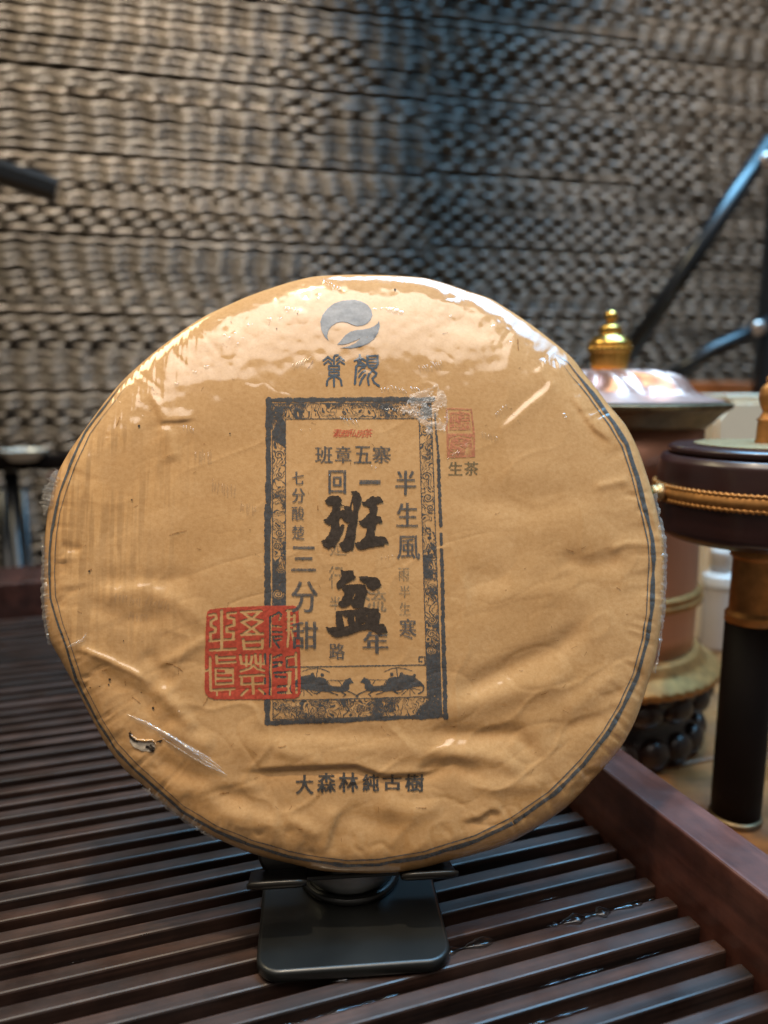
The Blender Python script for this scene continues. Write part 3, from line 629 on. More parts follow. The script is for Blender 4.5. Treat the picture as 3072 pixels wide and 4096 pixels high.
# 1 --- leaf emblem and its two seal-script characters
K1 = (1000, 1150, 0.6028)
ink = Ink(1270, 1190, 1530, 1400, 1.4)
ink.poly(T([(522,356),(495,328),(472,280),(467,230),(480,185),(512,143),(555,108),(615,88),(690,82),(742,94),(782,118),(806,150),(812,186),(800,215),(778,240),(748,253),(712,257),(680,249),(648,235),(612,228),(574,235),(540,258),(519,290),(512,322)], *K1))
ink.poly(T([(856,222),(861,258),(850,300),(825,340),(785,372),(730,395),(670,405),(600,402),(652,392),(697,372),(738,336),(702,352),(652,372),(612,381),(578,380),(605,350),(632,318),(665,295),(700,284),(745,280),(790,272),(826,256),(846,240)], *K1))
ink.build('leaf_emblem', M['ink_logo'])
K = (1260, 1390, 0.1808)
ink = Ink(1280, 1405, 1530, 1560, 1.2, 0.8, 0.25)
for pts, wd in (([(512,165),(440,178),(418,215),(418,400)],42),([(190,288),(285,212),(375,280)],44),([(203,370),(290,298),(365,362)],40),([(475,290),(550,215),(640,285)],44),([(485,370),(550,305),(645,362)],40),
                ([(310,405),(530,405),(535,480),(305,482),(310,405)],40),([(418,480),(418,540)],50),([(315,540),(525,540),(530,608),(308,608),(315,540)],38),([(418,610),(422,862)],46),
                ([(258,835),(270,740),(305,685),(385,645)],46),([(455,645),(545,685),(578,750),(590,838)],46),
                ([(990,170),(990,215)],52),([(872,295),(990,225),(1115,290)],44),([(1035,240),(935,395)],42),([(945,300),(1060,350),(1115,395)],42),([(1120,398),(960,388),(910,425),(898,600),(880,805)],52),
                ([(962,535),(1030,455),(1100,440)],36),([(970,655),(1030,560),(1105,515)],38),([(985,825),(1040,690),(1112,605)],48),
                ([(1150,192),(1390,185)],46),([(1168,195),(1150,330),(1190,430),(1270,468),(1350,440),(1388,350),(1385,250),(1375,195)],48),([(1180,258),(1365,258)],34),([(1180,325),(1365,325)],34),([(1190,392),(1360,392)],34),
                ([(1272,460),(1272,515)],50),([(1265,515),(1190,590),(1165,690),(1188,825)],46),([(1290,515),(1360,570),(1340,620),(1268,685),(1310,775),(1412,852)],48)):
    ink.line(T(pts, *K), wd * 0.1808)
ink.build('emblem_characters', M['ink_logo'])

# 2 --- red script line
ink = Ink(1325, 1705, 1500, 1765, 1.2, 0.8, 0.3)
for k, ch in enumerate('素顏私房茶'): text(ink, ch, 1333 + k * 31, 1716 + (k % 2) * 3, 1366 + k * 31, 1750 - (k % 3), (0, 0), 0.18)
ink.build('red_script', M['ink_script'])

# 3 --- headline and verse columns
ink = Ink(1250, 1770, 1575, 1865, 1.4, 0.7, 0.3)
for ch, a, b in (('班', 1260, 1328), ('章', 1340, 1402), ('五', 1416, 1482), ('寨', 1488, 1561)): text(ink, ch, a, 1785, b, 1853, (2.6, 0))
ink.build('headline', M['ink_blue'], 0.0002)
ink = Ink(1155, 1870, 1690, 2645, 1.4, 0.7, 0.3)
for ch, a, c_, b, d, bo in (('半',1580,1882,1660,1980,4),('生',1585,2012,1668,2107,4),('風',1586,2143,1677,2237,2.6),('寒',1597,2475,1662,2555,3),
                     ('一',1437,1912,1522,1945,0),('年',1450,2526,1548,2614,5),('回',1313,1882,1380,1975,4),('路',1316,2572,1377,2635,2.6),
                     ('七',1168,1887,1213,1938,2.6),('分',1167,1953,1218,2012,2.6),('酸',1167,2026,1216,2082,1.4),('楚',1167,2103,1216,2159,2),('三',1165,2186,1262,2284,3),('分',1164,2325,1268,2450,4.5),('甜',1168,2487,1268,2595,4.5)):
    text(ink, ch, a, c_, b, d, (bo, 0))
ink.build('verse', M['ink_blue'], 0.00027)
ink = Ink(1300, 2170, 1690, 2480, 1.4, 0.7, 0.3)
for ch, a, c_, b, d, bo in (('雨',1593,2271,1635,2323,1.4),('半',1596,2341,1639,2391,1.4),('生',1597,2409,1640,2460,2),('流',1458,2358,1543,2447,3),('半',1318,2385,1362,2440,1.4),('行',1315,2262,1372,2355,0),('延',1318,2160,1388,2222,0)):
    text(ink, ch, a, c_, b, d, (bo, 0))
ink.build('faded_verse', M['ink_faint'], 0.0002)

# 4 --- brush calligraphy
KB = (1240, 1920, 0.2983)
ink = Ink(1275, 1955, 1565, 2555, 1.2, 1.6, 0.16)
for p in ([(190,283),(240,235),(290,208),(340,215),(385,212),(410,235),(430,275),(405,310),(440,337),(470,345),(530,355),(545,300),(565,240),(570,200),(545,150),(620,150),(660,175),(685,220),(692,265),(680,310),(668,370),(645,420),(640,520),(620,640),(610,760),(595,850),(575,940),(530,945),(490,962),(430,940),(410,890),(380,860),(440,820),(470,770),(485,700),(505,610),(535,565),(500,575),(465,555),(440,530),(425,500),(395,510),(390,560),(400,625),(440,590),(462,610),(440,680),(430,720),(400,770),(370,830),(330,905),(290,890),(250,930),(220,910),(170,890),(180,860),(147,820),(200,795),(240,750),(265,700),(285,640),(285,605),(230,590),(200,570),(175,535),(220,520),(255,475),(290,410),(305,345),(240,335),(215,310)],
          [(685,300),(740,285),(780,255),(830,218),(880,228),(940,222),(965,260),(985,300),(930,303),(890,320),(905,370),(905,410),(888,450),(895,485),(945,490),(965,540),(972,570),(920,575),(885,590),(880,640),(862,690),(875,755),(950,755),(1010,765),(1035,810),(1052,857),(1000,850),(990,875),(880,890),(790,908),(700,930),(640,925),(615,885),(598,845),(660,830),(710,790),(745,740),(760,680),(755,635),(710,630),(670,590),(645,553),(700,540),(750,490),(800,440),(795,370),(770,360),(720,340)],
          [(405,1205),(450,1220),(520,1210),(580,1215),(590,1270),(615,1310),(560,1345),(480,1395),(430,1430),(375,1462),(348,1420),(360,1370),(400,1340),(425,1280)],
          [(645,1295),(720,1288),(820,1300),(890,1305),(930,1340),(945,1390),(965,1420),(900,1450),(850,1485),(800,1460),(770,1430),(745,1395),(700,1360),(670,1335)],
          [(420,1435),(480,1410),(560,1400),(650,1395),(740,1410),(760,1460),(775,1500),(750,1550),(735,1620),(715,1710),(650,1720),(600,1720),(560,1680),(543,1655),(490,1700),(430,1710),(385,1680),(375,1650),(420,1610),(450,1550),(465,1500),(435,1470)],
          [(345,1760),(415,1755),(500,1745),(620,1740),(740,1705),(800,1720),(920,1725),(925,1780),(950,1810),(935,1870),(930,1930),(990,1930),(1010,1970),(1045,2050),(980,2050),(930,2080),(870,2035),(780,2000),(700,2010),(600,2045),(480,2085),(350,2110),(270,2070),(240,2020),(205,1970),(270,1975),(360,1970),(345,1900)]):
    ink.poly(T(p, *KB))
for p in ([(405,345),(455,350),(462,400),(405,410)],[(565,285),(578,310),(575,430),(553,390)],[(605,1500),(614,1510),(602,1560),(563,1615),(580,1560)],[(420,1790),(470,1830),(510,1835),(495,1885),(525,1950),(465,1965)],[(588,1820),(607,1812),(610,1912),(593,1880)],[(750,1805),(770,1808),(760,1845)],[(680,1932),(740,1902),(747,1925),(700,1942)]):
    ink.poly(T(p, *KB), False)
ink.build('brush_calligraphy', M['ink_brush'], 0.00034)

# 5 --- big red seal
KS = (800, 2400, 0.2592)
ink = Ink(812, 2415, 1212, 2805, 1.3, 1.0, 0.2, 5)
ink.poly(T([(100,260),(110,190),(150,146),(350,122),(700,102),(1000,90),(1440,86),(1500,110),(1522,180),(1530,400),(1545,800),(1556,1300),(1552,1440),(1520,1495),(1450,1522),(1000,1532),(400,1534),(220,1530),(130,1500),(85,1440),(72,1350),(76,1110),(112,1090),(80,1060),(78,900),(88,500)], *KS))
ST = [([(335,165),(335,750)],50),([(160,772),(550,754)],46),([(150,630),(530,600)],46),([(145,230),(240,220),(255,285),(170,322),(172,400),(242,425),(236,490),(160,505),(168,620)],46),([(555,195),(430,205),(432,270),(528,285),(530,385),(415,412),(415,488),(520,492),(508,600)],46),
      ([(157,885),(165,1390)],46),([(165,1392),(530,1368)],46),([(262,1395),(262,1465)],32),([(465,1385),(462,1462)],32),([(75,1095),(150,1072)],40),([(252,850),(262,975)],42),([(280,890),(540,880)],44),([(262,970),(545,955)],44),
      ([(640,185),(950,166)],44),([(665,195),(810,292)],44),([(915,185),(790,292)],44),([(640,332),(800,288),(965,322)],44),([(650,340),(790,425),(930,520)],44),([(960,325),(800,430),(655,530)],44),([(640,532),(970,518)],46),
      ([(665,605),(682,750)],46),([(965,605),(958,742)],46),([(670,652),(970,640)],46),([(682,752),(958,740)],46),
      ([(622,855),(642,980),(785,980),(802,862)],44),([(715,855),(715,1010)],42),([(855,842),(868,972),(1000,985),(1005,842)],44),([(935,842),(935,1020)],42),([(630,1095),(770,1052),(825,1005),(890,1060),(988,1085)],42),
      ([(620,1172),(990,1156)],44),([(812,1162),(825,1440)],46),([(645,1212),(640,1298),(1000,1282),(1000,1212)],44),([(735,1378),(640,1465)],44),([(912,1368),(1000,1448)],44),
      ([(1088,260),(1085,720)],40),([(1120,250),(1220,190),(1255,230),(1225,300)],36),([(1100,395),(1250,410)],34),([(1100,490),(1260,498)],34),([(1090,565),(1260,562)],36),([(1130,600),(1220,730)],36),([(1150,640),(1250,610)],32),
      ([(1340,165),(1490,152)],44),([(1368,165),(1368,440)],46),([(1455,225),(1462,450)],44),([(1350,262),(1470,250)],34),([(1350,335),(1470,330)],34),([(1350,398),(1470,394)],30),([(1340,462),(1490,458)],42),([(1372,470),(1350,715)],40),([(1415,475),(1465,690)],40),
      ([(1090,845),(1085,1450)],46),([(1140,890),(1255,845)],40),([(1135,965),(1260,960)],40),([(1135,1030),(1250,1000)],40),([(1350,885),(1480,868)],40),([(1480,815),(1490,1430)],40),([(1350,1035),(1480,1030)],40),([(1335,900),(1345,1040)],40),
      ([(1385,1110),(1375,1420)],56),([(1150,1122),(1400,1108)],38),([(1200,1335),(1350,1325)],40),([(1210,1428),(1400,1430)],42),([(1170,1180),(1320,1190)],40)]
for p, wd in ST: ink.line(T(p, *KS), wd * 0.2592, False)
ink.poly(T([(222,1040),(528,1040),(530,1300),(235,1318)], *KS), False)
for p in ([(275,1092),(365,1095)],[(272,1165),(480,1162)],[(272,1252),(478,1240)]): ink.line(T(p, *KS), 10.5)
ink.build('red_seal', M['ink_red'], 0.00021)

# 6 --- small faded seal and the two characters under it
KP = (1450, 1570, 0.3014)
ink = Ink(1775, 1625, 1910, 1840, 1.2, 0.7, 0.3, 8)
ink.poly(T([(1105,205),(1450,215),(1492,560),(1492,858),(1120,872),(1112,560)], *KP))
ink.poly(T([(1128,226),(1432,236),(1462,545),(1130,545)], *KP), False)
ink.poly(T([(1150,265),(1270,258),(1290,235),(1310,258),(1418,272),(1440,500),(1155,500)], *KP))
for p in ([(1180,300),(1270,300)],[(1195,300),(1195,365)],[(1225,300),(1225,365)],[(1260,300),(1260,365)],[(1180,410),(1265,405)],[(1222,380),(1222,470)],[(1185,470),(1270,470)],[(1320,310),(1410,315)],[(1325,350),(1410,350)],[(1365,300),(1365,350)],[(1315,385),(1320,470)],[(1315,385),(1420,385),(1425,465)],[(1340,420),(1400,420)],[(1370,390),(1370,480)]):
    ink.line(T(p, *KP), 3.2, False)
for p in ([(1150,740),(1165,620),(1210,590),(1290,580),(1350,600),(1450,610),(1465,740)],[(1270,625),(1330,625)],[(1280,645),(1325,645)],[(1230,700),(1290,712),(1330,740)],[(1380,700),(1420,680)],[(1165,840),(1240,820)],[(1170,800),(1240,790)],[(1180,760),(1245,770)]): ink.line(T(p, *KP), 4.0, False)
for a in range(-60, 75, 18): ink.line(T([(1350 + 22 * math.cos(R_(a)), 775 + 22 * math.sin(R_(a))), (1350 + 88 * math.cos(R_(a)), 775 + 72 * math.sin(R_(a)))], *KP), 3.4, False)
ink.build('small_seal', M['ink_pink'])
ink = Ink(1785, 1840, 1920, 1910, 1.3, 0.6, 0.3)
text(ink, '生', 1792, 1848, 1848, 1901, (2.6, 0)); text(ink, '茶', 1856, 1847, 1911, 1901, (2.6, 0)); ink.build('small_lettering', M['ink_tea'])

# 7 --- bottom line
ink = Ink(1170, 3075, 1705, 3185, 1.3, 0.7, 0.3)
for ch, a, c_, b, d in (('大',1182,3098,1250,3174),('森',1268,3090,1340,3168),('林',1354,3090,1430,3166),('純',1450,3094,1512,3162),('古',1531,3096,1603,3158),('樹',1619,3094,1692,3164)): text(ink, ch, a, c_, b, d, (3.4, 1.2))
ink.build('bottom_lettering', M['ink_dark'], 0.00028)

# 8 --- ornamental frame
ink = Ink(1040, 1575, 1805, 2920, 1.35, 1.0, 0.25, 21)
X, Y = ink.X, ink.Y
def quad_mask(P):
    k = ink.m; ink.m = np.zeros_like(k); ink.poly(P); r = ink.m; ink.m = k; return r
IN = [(1142,1676),(1676,1674),(1709,2786),(1142,2801)]; OUT = [(1089,1614),(1724,1611),(1767,2860),(1092,2878)]
band = quad_mask(OUT) & ~quad_mask(IN)
wx = X + 26 * fbm(X * 0.022, Y * 0.022, 61, 3); wy = Y + 26 * fbm(X * 0.022 + 9, Y * 0.022, 67, 3)
f1 = fbm(wx * 0.028, wy * 0.028, 71, 2)
cont = np.abs((f1 * 4.6) % 1.0 - 0.5) < 0.13                      # flowing contour lines
scal = np.hypot(((wx * 0.11 + (np.floor(wy * 0.16) % 2) * 0.5) % 1.0 - 0.5) * 9, ((wy * 0.16) % 1.0) * 6.2 - 1.0) ; scal = np.abs(scal - 3.6) < 0.9
zone = fbm(X * 0.011, Y * 0.014, 83, 2)
dark = zone > 0.15; mid = (zone <= 0.15) & (zone > 0.03)
orn = np.where(dark, ~((np.abs((f1 * 3.6) % 1.0 - 0.5) < 0.11) & (fbm(X * 0.03, Y * 0.03, 5, 2) > -0.02)) & (vnoise(X * 0.30, Y * 0.30, 88) < 0.40), np.where(mid, scal | cont, cont))
orn |= quad_mask([(1700,2560),(1765,2620),(1768,2862),(1660,2862),(1672,2835),(1712,2800)]) & (vnoise(X * 0.25, Y * 0.25, 3) < 0.36)   # the dark corner bottom right
orn |= quad_mask([(1092,2230),(1142,2300),(1142,2440),(1090,2440)]) & (vnoise(X * 0.22, Y * 0.22, 14) < 0.25)
orn |= quad_mask([(1118,1652),(1142,1690),(1142,1790),(1092,1760),(1092,1725)])
ink.m |= band & orn
# cloud scrolls drawn over the side bands
for cx_, cy_, r_, dr in ((1118,2130,18,1),(1122,2275,14,1),(1113,2375,20,1),(1108,2185,16,-1),(1706,1905,20,-1),(1712,1990,20,1),(1722,2030,16,1),(1728,2480,18,1),(1726,2535,20,-1),(1724,2600,16,1),(1116,1820,20,-1),(1118,1900,16,1)):
    a = np.linspace(0, 2 * np.pi * 1.6, 26); rr_ = r_ * (1 - a / a.max() * 0.8); pts = np.stack([cx_ + rr_ * np.cos(dr * a), cy_ + rr_ * 0.9 * np.sin(dr * a)], 1)
    ink.line(pts, 9.5, False); ink.line(pts, 3.6, True)
ink.m &= band
thin = 3.4
ink.line(IN, thin, True, True); ink.line([OUT[0], OUT[1], OUT[2], OUT[3]], thin, True, True)
# heavy outer rule, broken and ragged as on an old block print
def rag(P0, P1, wd, seed, gaps=()):
    n = 160; t_ = np.linspace(0, 1, n)
    for k in range(n - 1):
        tm = (t_[k] + t_[k + 1]) / 2
        if any(a < tm < b for a, b in gaps): continue
        w_ = wd * (1 + 0.55 * float(fbm(np.array([tm * 40.0]), np.array([seed * 3.0]), seed, 2)[0])); o_ = 3 * float(vnoise(np.array([tm * 23.0]), np.array([1.0]), seed)[0])
        p = (P0[0] + (P1[0] - P0[0]) * t_[k] + o_, P0[1] + (P1[1] - P0[1]) * t_[k] + o_); q = (P0[0] + (P1[0] - P0[0]) * t_[k + 1] + o_, P0[1] + (P1[1] - P0[1]) * t_[k + 1] + o_)
        ink.line([p, q], w_)
rag((1072,1600),(1732,1597),17,3,((0.112,0.122),)); rag((1075,1600),(1070,2890),22,4,((0.402,0.404),)); rag((1066,2892),(1782,2862),17,5,((0.30,0.325),(0.372,0.39)))
rag((1066,2020),(1066,2420),16,9)
rag((1737,1612),(1745,1740),6,6,((0.0,0.3),(0.55,0.62),(0.8,0.85))); rag((1746,1745),(1754,1830),8,7,((0.3,0.42),(0.62,0.70))); rag((1753,1840),(1763,2105),12,8,((0.47,0.49),)); rag((1764,2135),(1765,2178),9,10); rag((1766,2200),(1772,2500),13,11,((0.2,0.205),)); rag((1773,2502),(1782,2868),16,12)
# chariot panel
KC = (1050, 2600, 0.452)
ink.m &= ~quad_mask(T([(212,162),(1448,134),(1452,405),(212,440)], *KC))
def car(mir):
    f = (lambda P: T([(2 * 836 - p[0], p[1] + 4) for p in P], *KC)) if mir else (lambda P: T(P, *KC))
    L = lambda P, w_: ink.line(f(P), w_ * 0.452)
    ink.poly(f([(862,287),(885,258),(898,238),(912,248),(935,255),(955,280),(965,305),(985,318),(1040,316),(1090,305),(1150,300),(1160,360),(1100,366),(1040,360),(985,368),(930,362),(903,335),(905,297),(885,290)]))
    L([(925,355),(870,378),(836,398)], 9); L([(985,362),(935,388),(960,408)], 8); L([(1090,362),(1050,376),(1005,392)], 9); L([(1150,355),(1195,385)], 8)
    ink.poly(f([(1085,305),(1110,255),(1135,240),(1165,235),(1200,240),(1215,215),(1245,213),(1290,220),(1350,230),(1360,258),(1392,288),(1430,325),(1395,318),(1330,328),(1290,345),(1230,352),(1180,362),(1130,362)]))
    for c_, r_ in (((1143,215),15), ((1230,210),15), ((1345,222),12)): ink.dot(f([c_])[0], r_ * 0.452)
    L([(1360,258),(1405,290),(1430,330),(1418,365),(1380,384)], 11)
    for e in ((1232,396),(1305,402),(1352,388),(1395,352),(1240,352)): L([(1305,332), e], 6)
    L([(1205 + 46 * math.cos(a), 335 + 42 * math.sin(a)) for a in np.linspace(0, 6.28, 20)], 7)
    L([(1185,155),(1195,240)], 8); L([(1080,190),(1130,168),(1185,154),(1260,164),(1322,182)], 7)
    L([(915,262),(1100,264)], 5); L([(970,305),(1000,264)], 6); L([(1075,305),(1100,264)], 6)
car(False); car(True); ink.dot(T([(836,405)], *KC)[0], 7)
ink.line(T([(215,152),(1440,131)], *KC), 4.4); ink.line(T([(1440,134),(1435,60),(1385,60),(1385,100),(1412,100)], *KC), 5.2); ink.line(T([(215,152),(217,82),(268,80),(268,122),(240,122)], *KC), 5.2)
ink.line([(1142,2801),(1709,2786)], thin)
ink.build('ornamental_frame', M['ink_border'], 0.00014)

# 9 --- ring line round the edge of the wrapper (a heavy and a fine rule)
RING = [(2203,1412),(2267,1452),(2303,1500),(2369,1578),(2453,1692),(2506,1776),(2544,1894),(2590,2075),(2609,2164),(2614,2240),(2604,2455),(2588,2556),(2548,2702),(2491,2829),(2428,2936),(2333,3056),(2206,3183),(2054,3288),(1909,3360),(1700,3425),(1514,3456),(1390,3460),(1279,3446),(1152,3420),(998,3372),(863,3318),(729,3238),(600,3120),(540,3068),(462,2984),(398,2882),(312,2716),(284,2624),(268,2575),(240,2500),(210,2390),(205,2300),(207,2210),(214,2129),(228,2044),(250,1966),(287,1860),(324,1779),(350,1728),(398,1662),(455,1592),(494,1542),(540,1496)]
RING = np.array(RING, float); cen = np.array([1414, 2240.0])
def resample(P, n):
    s = np.concatenate([[0], np.cumsum(np.linalg.norm(np.diff(P, axis=0), axis=1))]); q = np.linspace(0, s[-1], n); return np.stack([np.interp(q, s, P[:, 0]), np.interp(q, s, P[:, 1])], 1)
def ring_strip(off, wd, name, seed):
    P = resample(RING, 1100); q = np.linspace(0, 1, 1100); d = P - cen; d /= np.linalg.norm(d, axis=1)[:, None]
    wob = 3.2 * fbm(q * 60, q * 0, seed, 2); top = np.clip((P[:, 1] - 1420) / 260, 0, 1); lef = np.clip((1500 - P[:, 0]) / 900, 0, 1); wv = wd * (0.45 + 0.55 * top) * (1 - 0.42 * lef) * np.clip(np.minimum(np.arange(1100), 1099 - np.arange(1100)) / 45, 0.03, 1) * (1 + 0.55 * fbm(q * 90, q * 0 + 3, seed + 4, 2))
    cols = [P + d * (off + wob + 5 * (1 - top) + 6 * lef + s * wv)[:, None] for s in (-0.5, -0.17, 0.17, 0.5)]
    V = onface(np.stack(cols, 1).reshape(-1, 2), 0.00022); F = grid_faces(1100, 4, False)
    link(name, mesh_np(name, V, F), M['ink_ring'], cake)
ring_strip(np.zeros(1100), 15.5, 'ring_rule', 3); ring_strip(np.full(1100, -20.0), 4.6, 'ring_rule', 8)

# 10 --- paper fibres, specks, tear and the slit in the film
ink = Ink(200, 1150, 2620, 3450, 1.7)
for k in range(110):
    a = RNG.uniform(0, 6.28); r = 1120 * math.sqrt(RNG.uniform(0, 1)); p = np.array([1414 + r * math.cos(a), 2250 + r * math.sin(a)]); ang = RNG.uniform(0, 6.28); L = RNG.uniform(8, 30) * (2.0 if k < 14 else 1); bend = RNG.normal(0, 0.5)
    pts = []
    for s in range(5): pts.append(tuple(p)); p = p + L / 5 * np.array([math.cos(ang), math.sin(ang)]); ang += bend / 4
    ink.line(pts, 2.2 if k > 13 else 4.5)
for p in ([(680,2140),(712,2130),(745,2124)],[(660,2652),(690,2658),(715,2672),(732,2686)],[(880,3174),(915,3170)],[(355,2283),(366,2278)]): ink.line(p, 5)
fb = ink.build('fibre', M['fibre'], 0.00018); fb['kind'] = 'stuff'
ink = Ink(200, 1150, 2620, 3450, 1.3)
for x_, y_, r_ in ((614,2832,5),(440,2717,5),(436,2738,3),(557,1705,5),(528,2000,3),(1580,1160,4),(1000,2120,2),(925,1290,2),(1107,1316,2.5),(400,2745,2),(363,2750,2.5),(566,2769,2.5),(495,2563,2.5),(920,1735,3),(1190,1256,2.5),(358,2285,4),(1690,2130,2)): ink.dot((x_, y_), r_)
sp = ink.build('tea_speck', M['speck'], 0.0003); sp['kind'] = 'stuff'
ink = Ink(500, 2900, 680, 3030, 1.3, 2.0, 0.12)
ink.poly([(520,2940),(548,2962),(580,2968),(612,2966),(622,2990),(600,3006),(570,3004),(540,2990),(520,2968)]); ink.build('tear', M['tissue'], 0.0002)
ink = Ink(500, 2900, 680, 3030, 1.2, 2.5, 0.25)
ink.line([(522,2930),(524,2948),(536,2958)], 9); ink.line([(540,2962),(552,2968)], 5); ink.line([(590,2985),(602,2994),(612,3002)], 11); ink.line([(632,2966),(648,2962)], 7); ink.line([(604,2980),(614,2992)], 8)
ink.build('torn_edge', M['speck'], 0.0004)

def film_ridge(P, wd, h, name, mat, seed):
    P = resample(np.array(P, float), 120); d = np.gradient(P, axis=0); d /= np.linalg.norm(d, axis=1)[:, None]; nrm = np.stack([-d[:, 1], d[:, 0]], 1); q = np.linspace(0, 1, 120)
    env = np.sin(np.pi * q) ** 0.7; cols = []
    for s in (-1, -0.5, 0, 0.5, 1):
        W = onface(P + nrm * (s * wd * env * (1 + 0.5 * fbm(q * 30, q * 0 + s, seed, 2)))[:, None], 0.0003)
        W[:, 2] += h * (1 - s * s) * env * (1 + 0.9 * fbm(q * 50, q * 0 + s, seed + 2, 2)); cols.append(W)
    link(name, mesh_np(name, np.stack(cols, 1).reshape(-1, 3), grid_faces(120, 5, False)), mat, cake)
film_ridge([(505,2855),(600,2900),(692,2954),(800,3030),(912,3102)], 10, 0.0006, 'film_crease', M['film_white'], 3)
film_ridge([(640,2945),(740,3010),(830,3062),(905,3095)], 4, 0.0006, 'film_crease', M['film_white'], 31)
film_ridge([(740,2975),(820,3020),(890,3075)], 4, 0.0005, 'film_crease', M['film_white'], 37)
film_ridge([(620,2905),(720,2965),(850,3050)], 5, 0.0010, 'film_crease', M['film_white'], 13)
film_ridge([(522,2936),(548,2958),(580,2962),(612,2960),(628,2980)], 6, 0.0006, 'torn_flap', M['paper'], 41)
film_ridge([(268,2590),(330,2560),(350,2530)], 6, 0.0006, 'film_crease', M['film'], 5)
# small dents of the shrink film: hatched clusters and round blisters that catch the lamps
def film_dents():
    Vs, Fs, nv = [], [], 0
    for cx_, cy_, n, dx, dy, L, ang in ((1730,1470,9,11,-2.5,42,68),(1545,1562,3,11,0,22,70),(1606,1566,6,11,2,36,66),(1668,1560,4,11,2,24,62),(1211,1451,8,10,-4,38,110),(1579,1650,10,10,2,32,100),(1404,1690,6,13,4,36,72),(1964,1750,6,12,2,32,80),(1820,1819,5,10,-7,30,112),
                                        (1500,1875,2,14,3,22,80),(1170,1240,6,10,2,20,100),(1330,1150,7,11,5,26,100),(2010,1640,5,11,-8,20,60),(760,1720,4,13,2,30,85),(820,1830,6,12,1,60,92),(900,1960,8,13,2,60,94),(1000,2040,6,12,2,46,94),(520,2400,8,14,2,48,100),(640,2420,7,14,3,52,104),(560,2470,6,13,2,36,104),(1555,2232,4,13,0,24,92)):
        for k in range(n):
            c0 = np.array([cx_ + (k - n / 2) * dx + RNG.normal(0, 2), cy_ + (k - n / 2) * dy + RNG.normal(0, 3)]); a = R_(ang + RNG.normal(0, 5)); d = np.array([math.cos(a), math.sin(a)]); nn = np.array([-d[1], d[0]]); l = L * RNG.uniform(0.5, 1.15)
            q = np.linspace(-0.5, 0.5, 7); P = c0 + q[:, None] * l * d; env = np.cos(np.pi * q); wd = RNG.uniform(3.0, 4.6); hh = RNG.uniform(0.00012, 0.00028); cols = []
            for s_ in (-1, -0.5, 0, 0.5, 1):
                W = onface(P + nn * (s_ * wd * (0.3 + 0.7 * env))[:, None], 0.0003); W[:, 2] += hh * (1 - s_ * s_) * env; cols.append(W)
            Vs.append(np.stack(cols, 1).reshape(-1, 3)); Fs.append(grid_faces(7, 5, False) + nv); nv += 35
    for x_, y_, r_ in ((1078,1278,9),(1121,1276,7),(992,1302,7),(899,1342,6),(915,1352,5),(939,1335,6),(972,1355,5),(952,1378,6),(826,1471,10),(780,1491,8),(707,1537,9),(1556,1240,12),(1580,1246,14),(1604,1252,10),(1524,1236,6),(1500,1238,5),(1800,1268,5),(1970,1306,8),(2040,1370,5),(2255,1660,8),(2262,1672,6),(1320,1905,5),(1008,1300,4),(1145,1250,4),(716,2846,6),(1270,1195,6),(1276,1180,4),(480,1610,4),(570,1665,4),(1205,1722,4),(1240,1718,4)):
        ng = 9; u = np.linspace(-1, 1, ng); gx, gy = np.meshgrid(u, u); rr = np.clip(1 - gx ** 2 - gy ** 2, 0, 1)
        W = onface(np.stack([x_ + gx.ravel() * r_, y_ + gy.ravel() * r_ * 0.8], 1), 0.0003); W[:, 2] += (rr * r_ * 0.000028 * (1 + 0.5 * RNG.normal(size=rr.shape) * 0.3)).ravel()
        Vs.append(W); Fs.append(grid_faces(ng, ng, False) + nv); nv += ng * ng
    o = link('film_dent', mesh_np('film_dent', np.concatenate(Vs), np.concatenate(Fs)), M['film_clear'], cake); o['kind'] = 'stuff'
film_dents()
# glare on lifted film by the frame's upper right corner, painted in as white
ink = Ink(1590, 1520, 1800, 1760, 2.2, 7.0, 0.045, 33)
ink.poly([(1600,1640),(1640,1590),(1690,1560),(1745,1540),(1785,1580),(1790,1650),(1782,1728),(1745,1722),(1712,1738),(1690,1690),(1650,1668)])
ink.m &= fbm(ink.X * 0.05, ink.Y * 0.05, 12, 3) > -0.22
ink.build('painted_glare', M['painted_glare'], 0.00045)
# loose crinkled film standing off the rim
def film_fringe(S, reach, seed, name='film_edge'):
    P = resample(np.array(S, float), 160); x_, y_ = plane(P, -HB); a = np.arctan2(y_, x_); n = len(a); cols = []; q = np.linspace(0, 1, n); env = np.sin(np.pi * q) ** 0.6
    for k, (rr_, zz) in enumerate(((-0.0030, -0.0060), (-0.0012, -0.0065), (0.45, -0.008), (0.8, -0.0105), (1.0, -0.013), (0.5, -0.0165), (0.0, -0.018))):
        f = reach * rr_ if rr_ > 0.01 else rr_
        r = Rth(a) + f * env * (0.55 + 1.3 * np.abs(fbm(q * 26, q * 0 + k * 0.7, seed, 3)) + 0.5 * fbm(q * 80, q * 0 + k, seed + 3, 2))
        cols.append(np.stack([r * np.cos(a), r * np.sin(a), zz + 0.0016 * fbm(q * 40, q * 0 + k * 3, seed + 5, 2)], 1))
    link(name, mesh_np(name, np.stack(cols, 1).reshape(-1, 3), grid_faces(n, 7, False)), M['film'], cake)
film_fringe([(238,1885),(206,1990),(192,2068)], 0.0036, 4); film_fringe([(186,2150),(179,2333),(180,2450),(210,2580)], 0.0008, 9)
film_fringe([(2600,1980),(2650,2164),(2646,2430),(2600,2690)], 0.0005, 19); film_fringe([(577,3141),(697,3248),(863,3349)], 0.0004, 29)

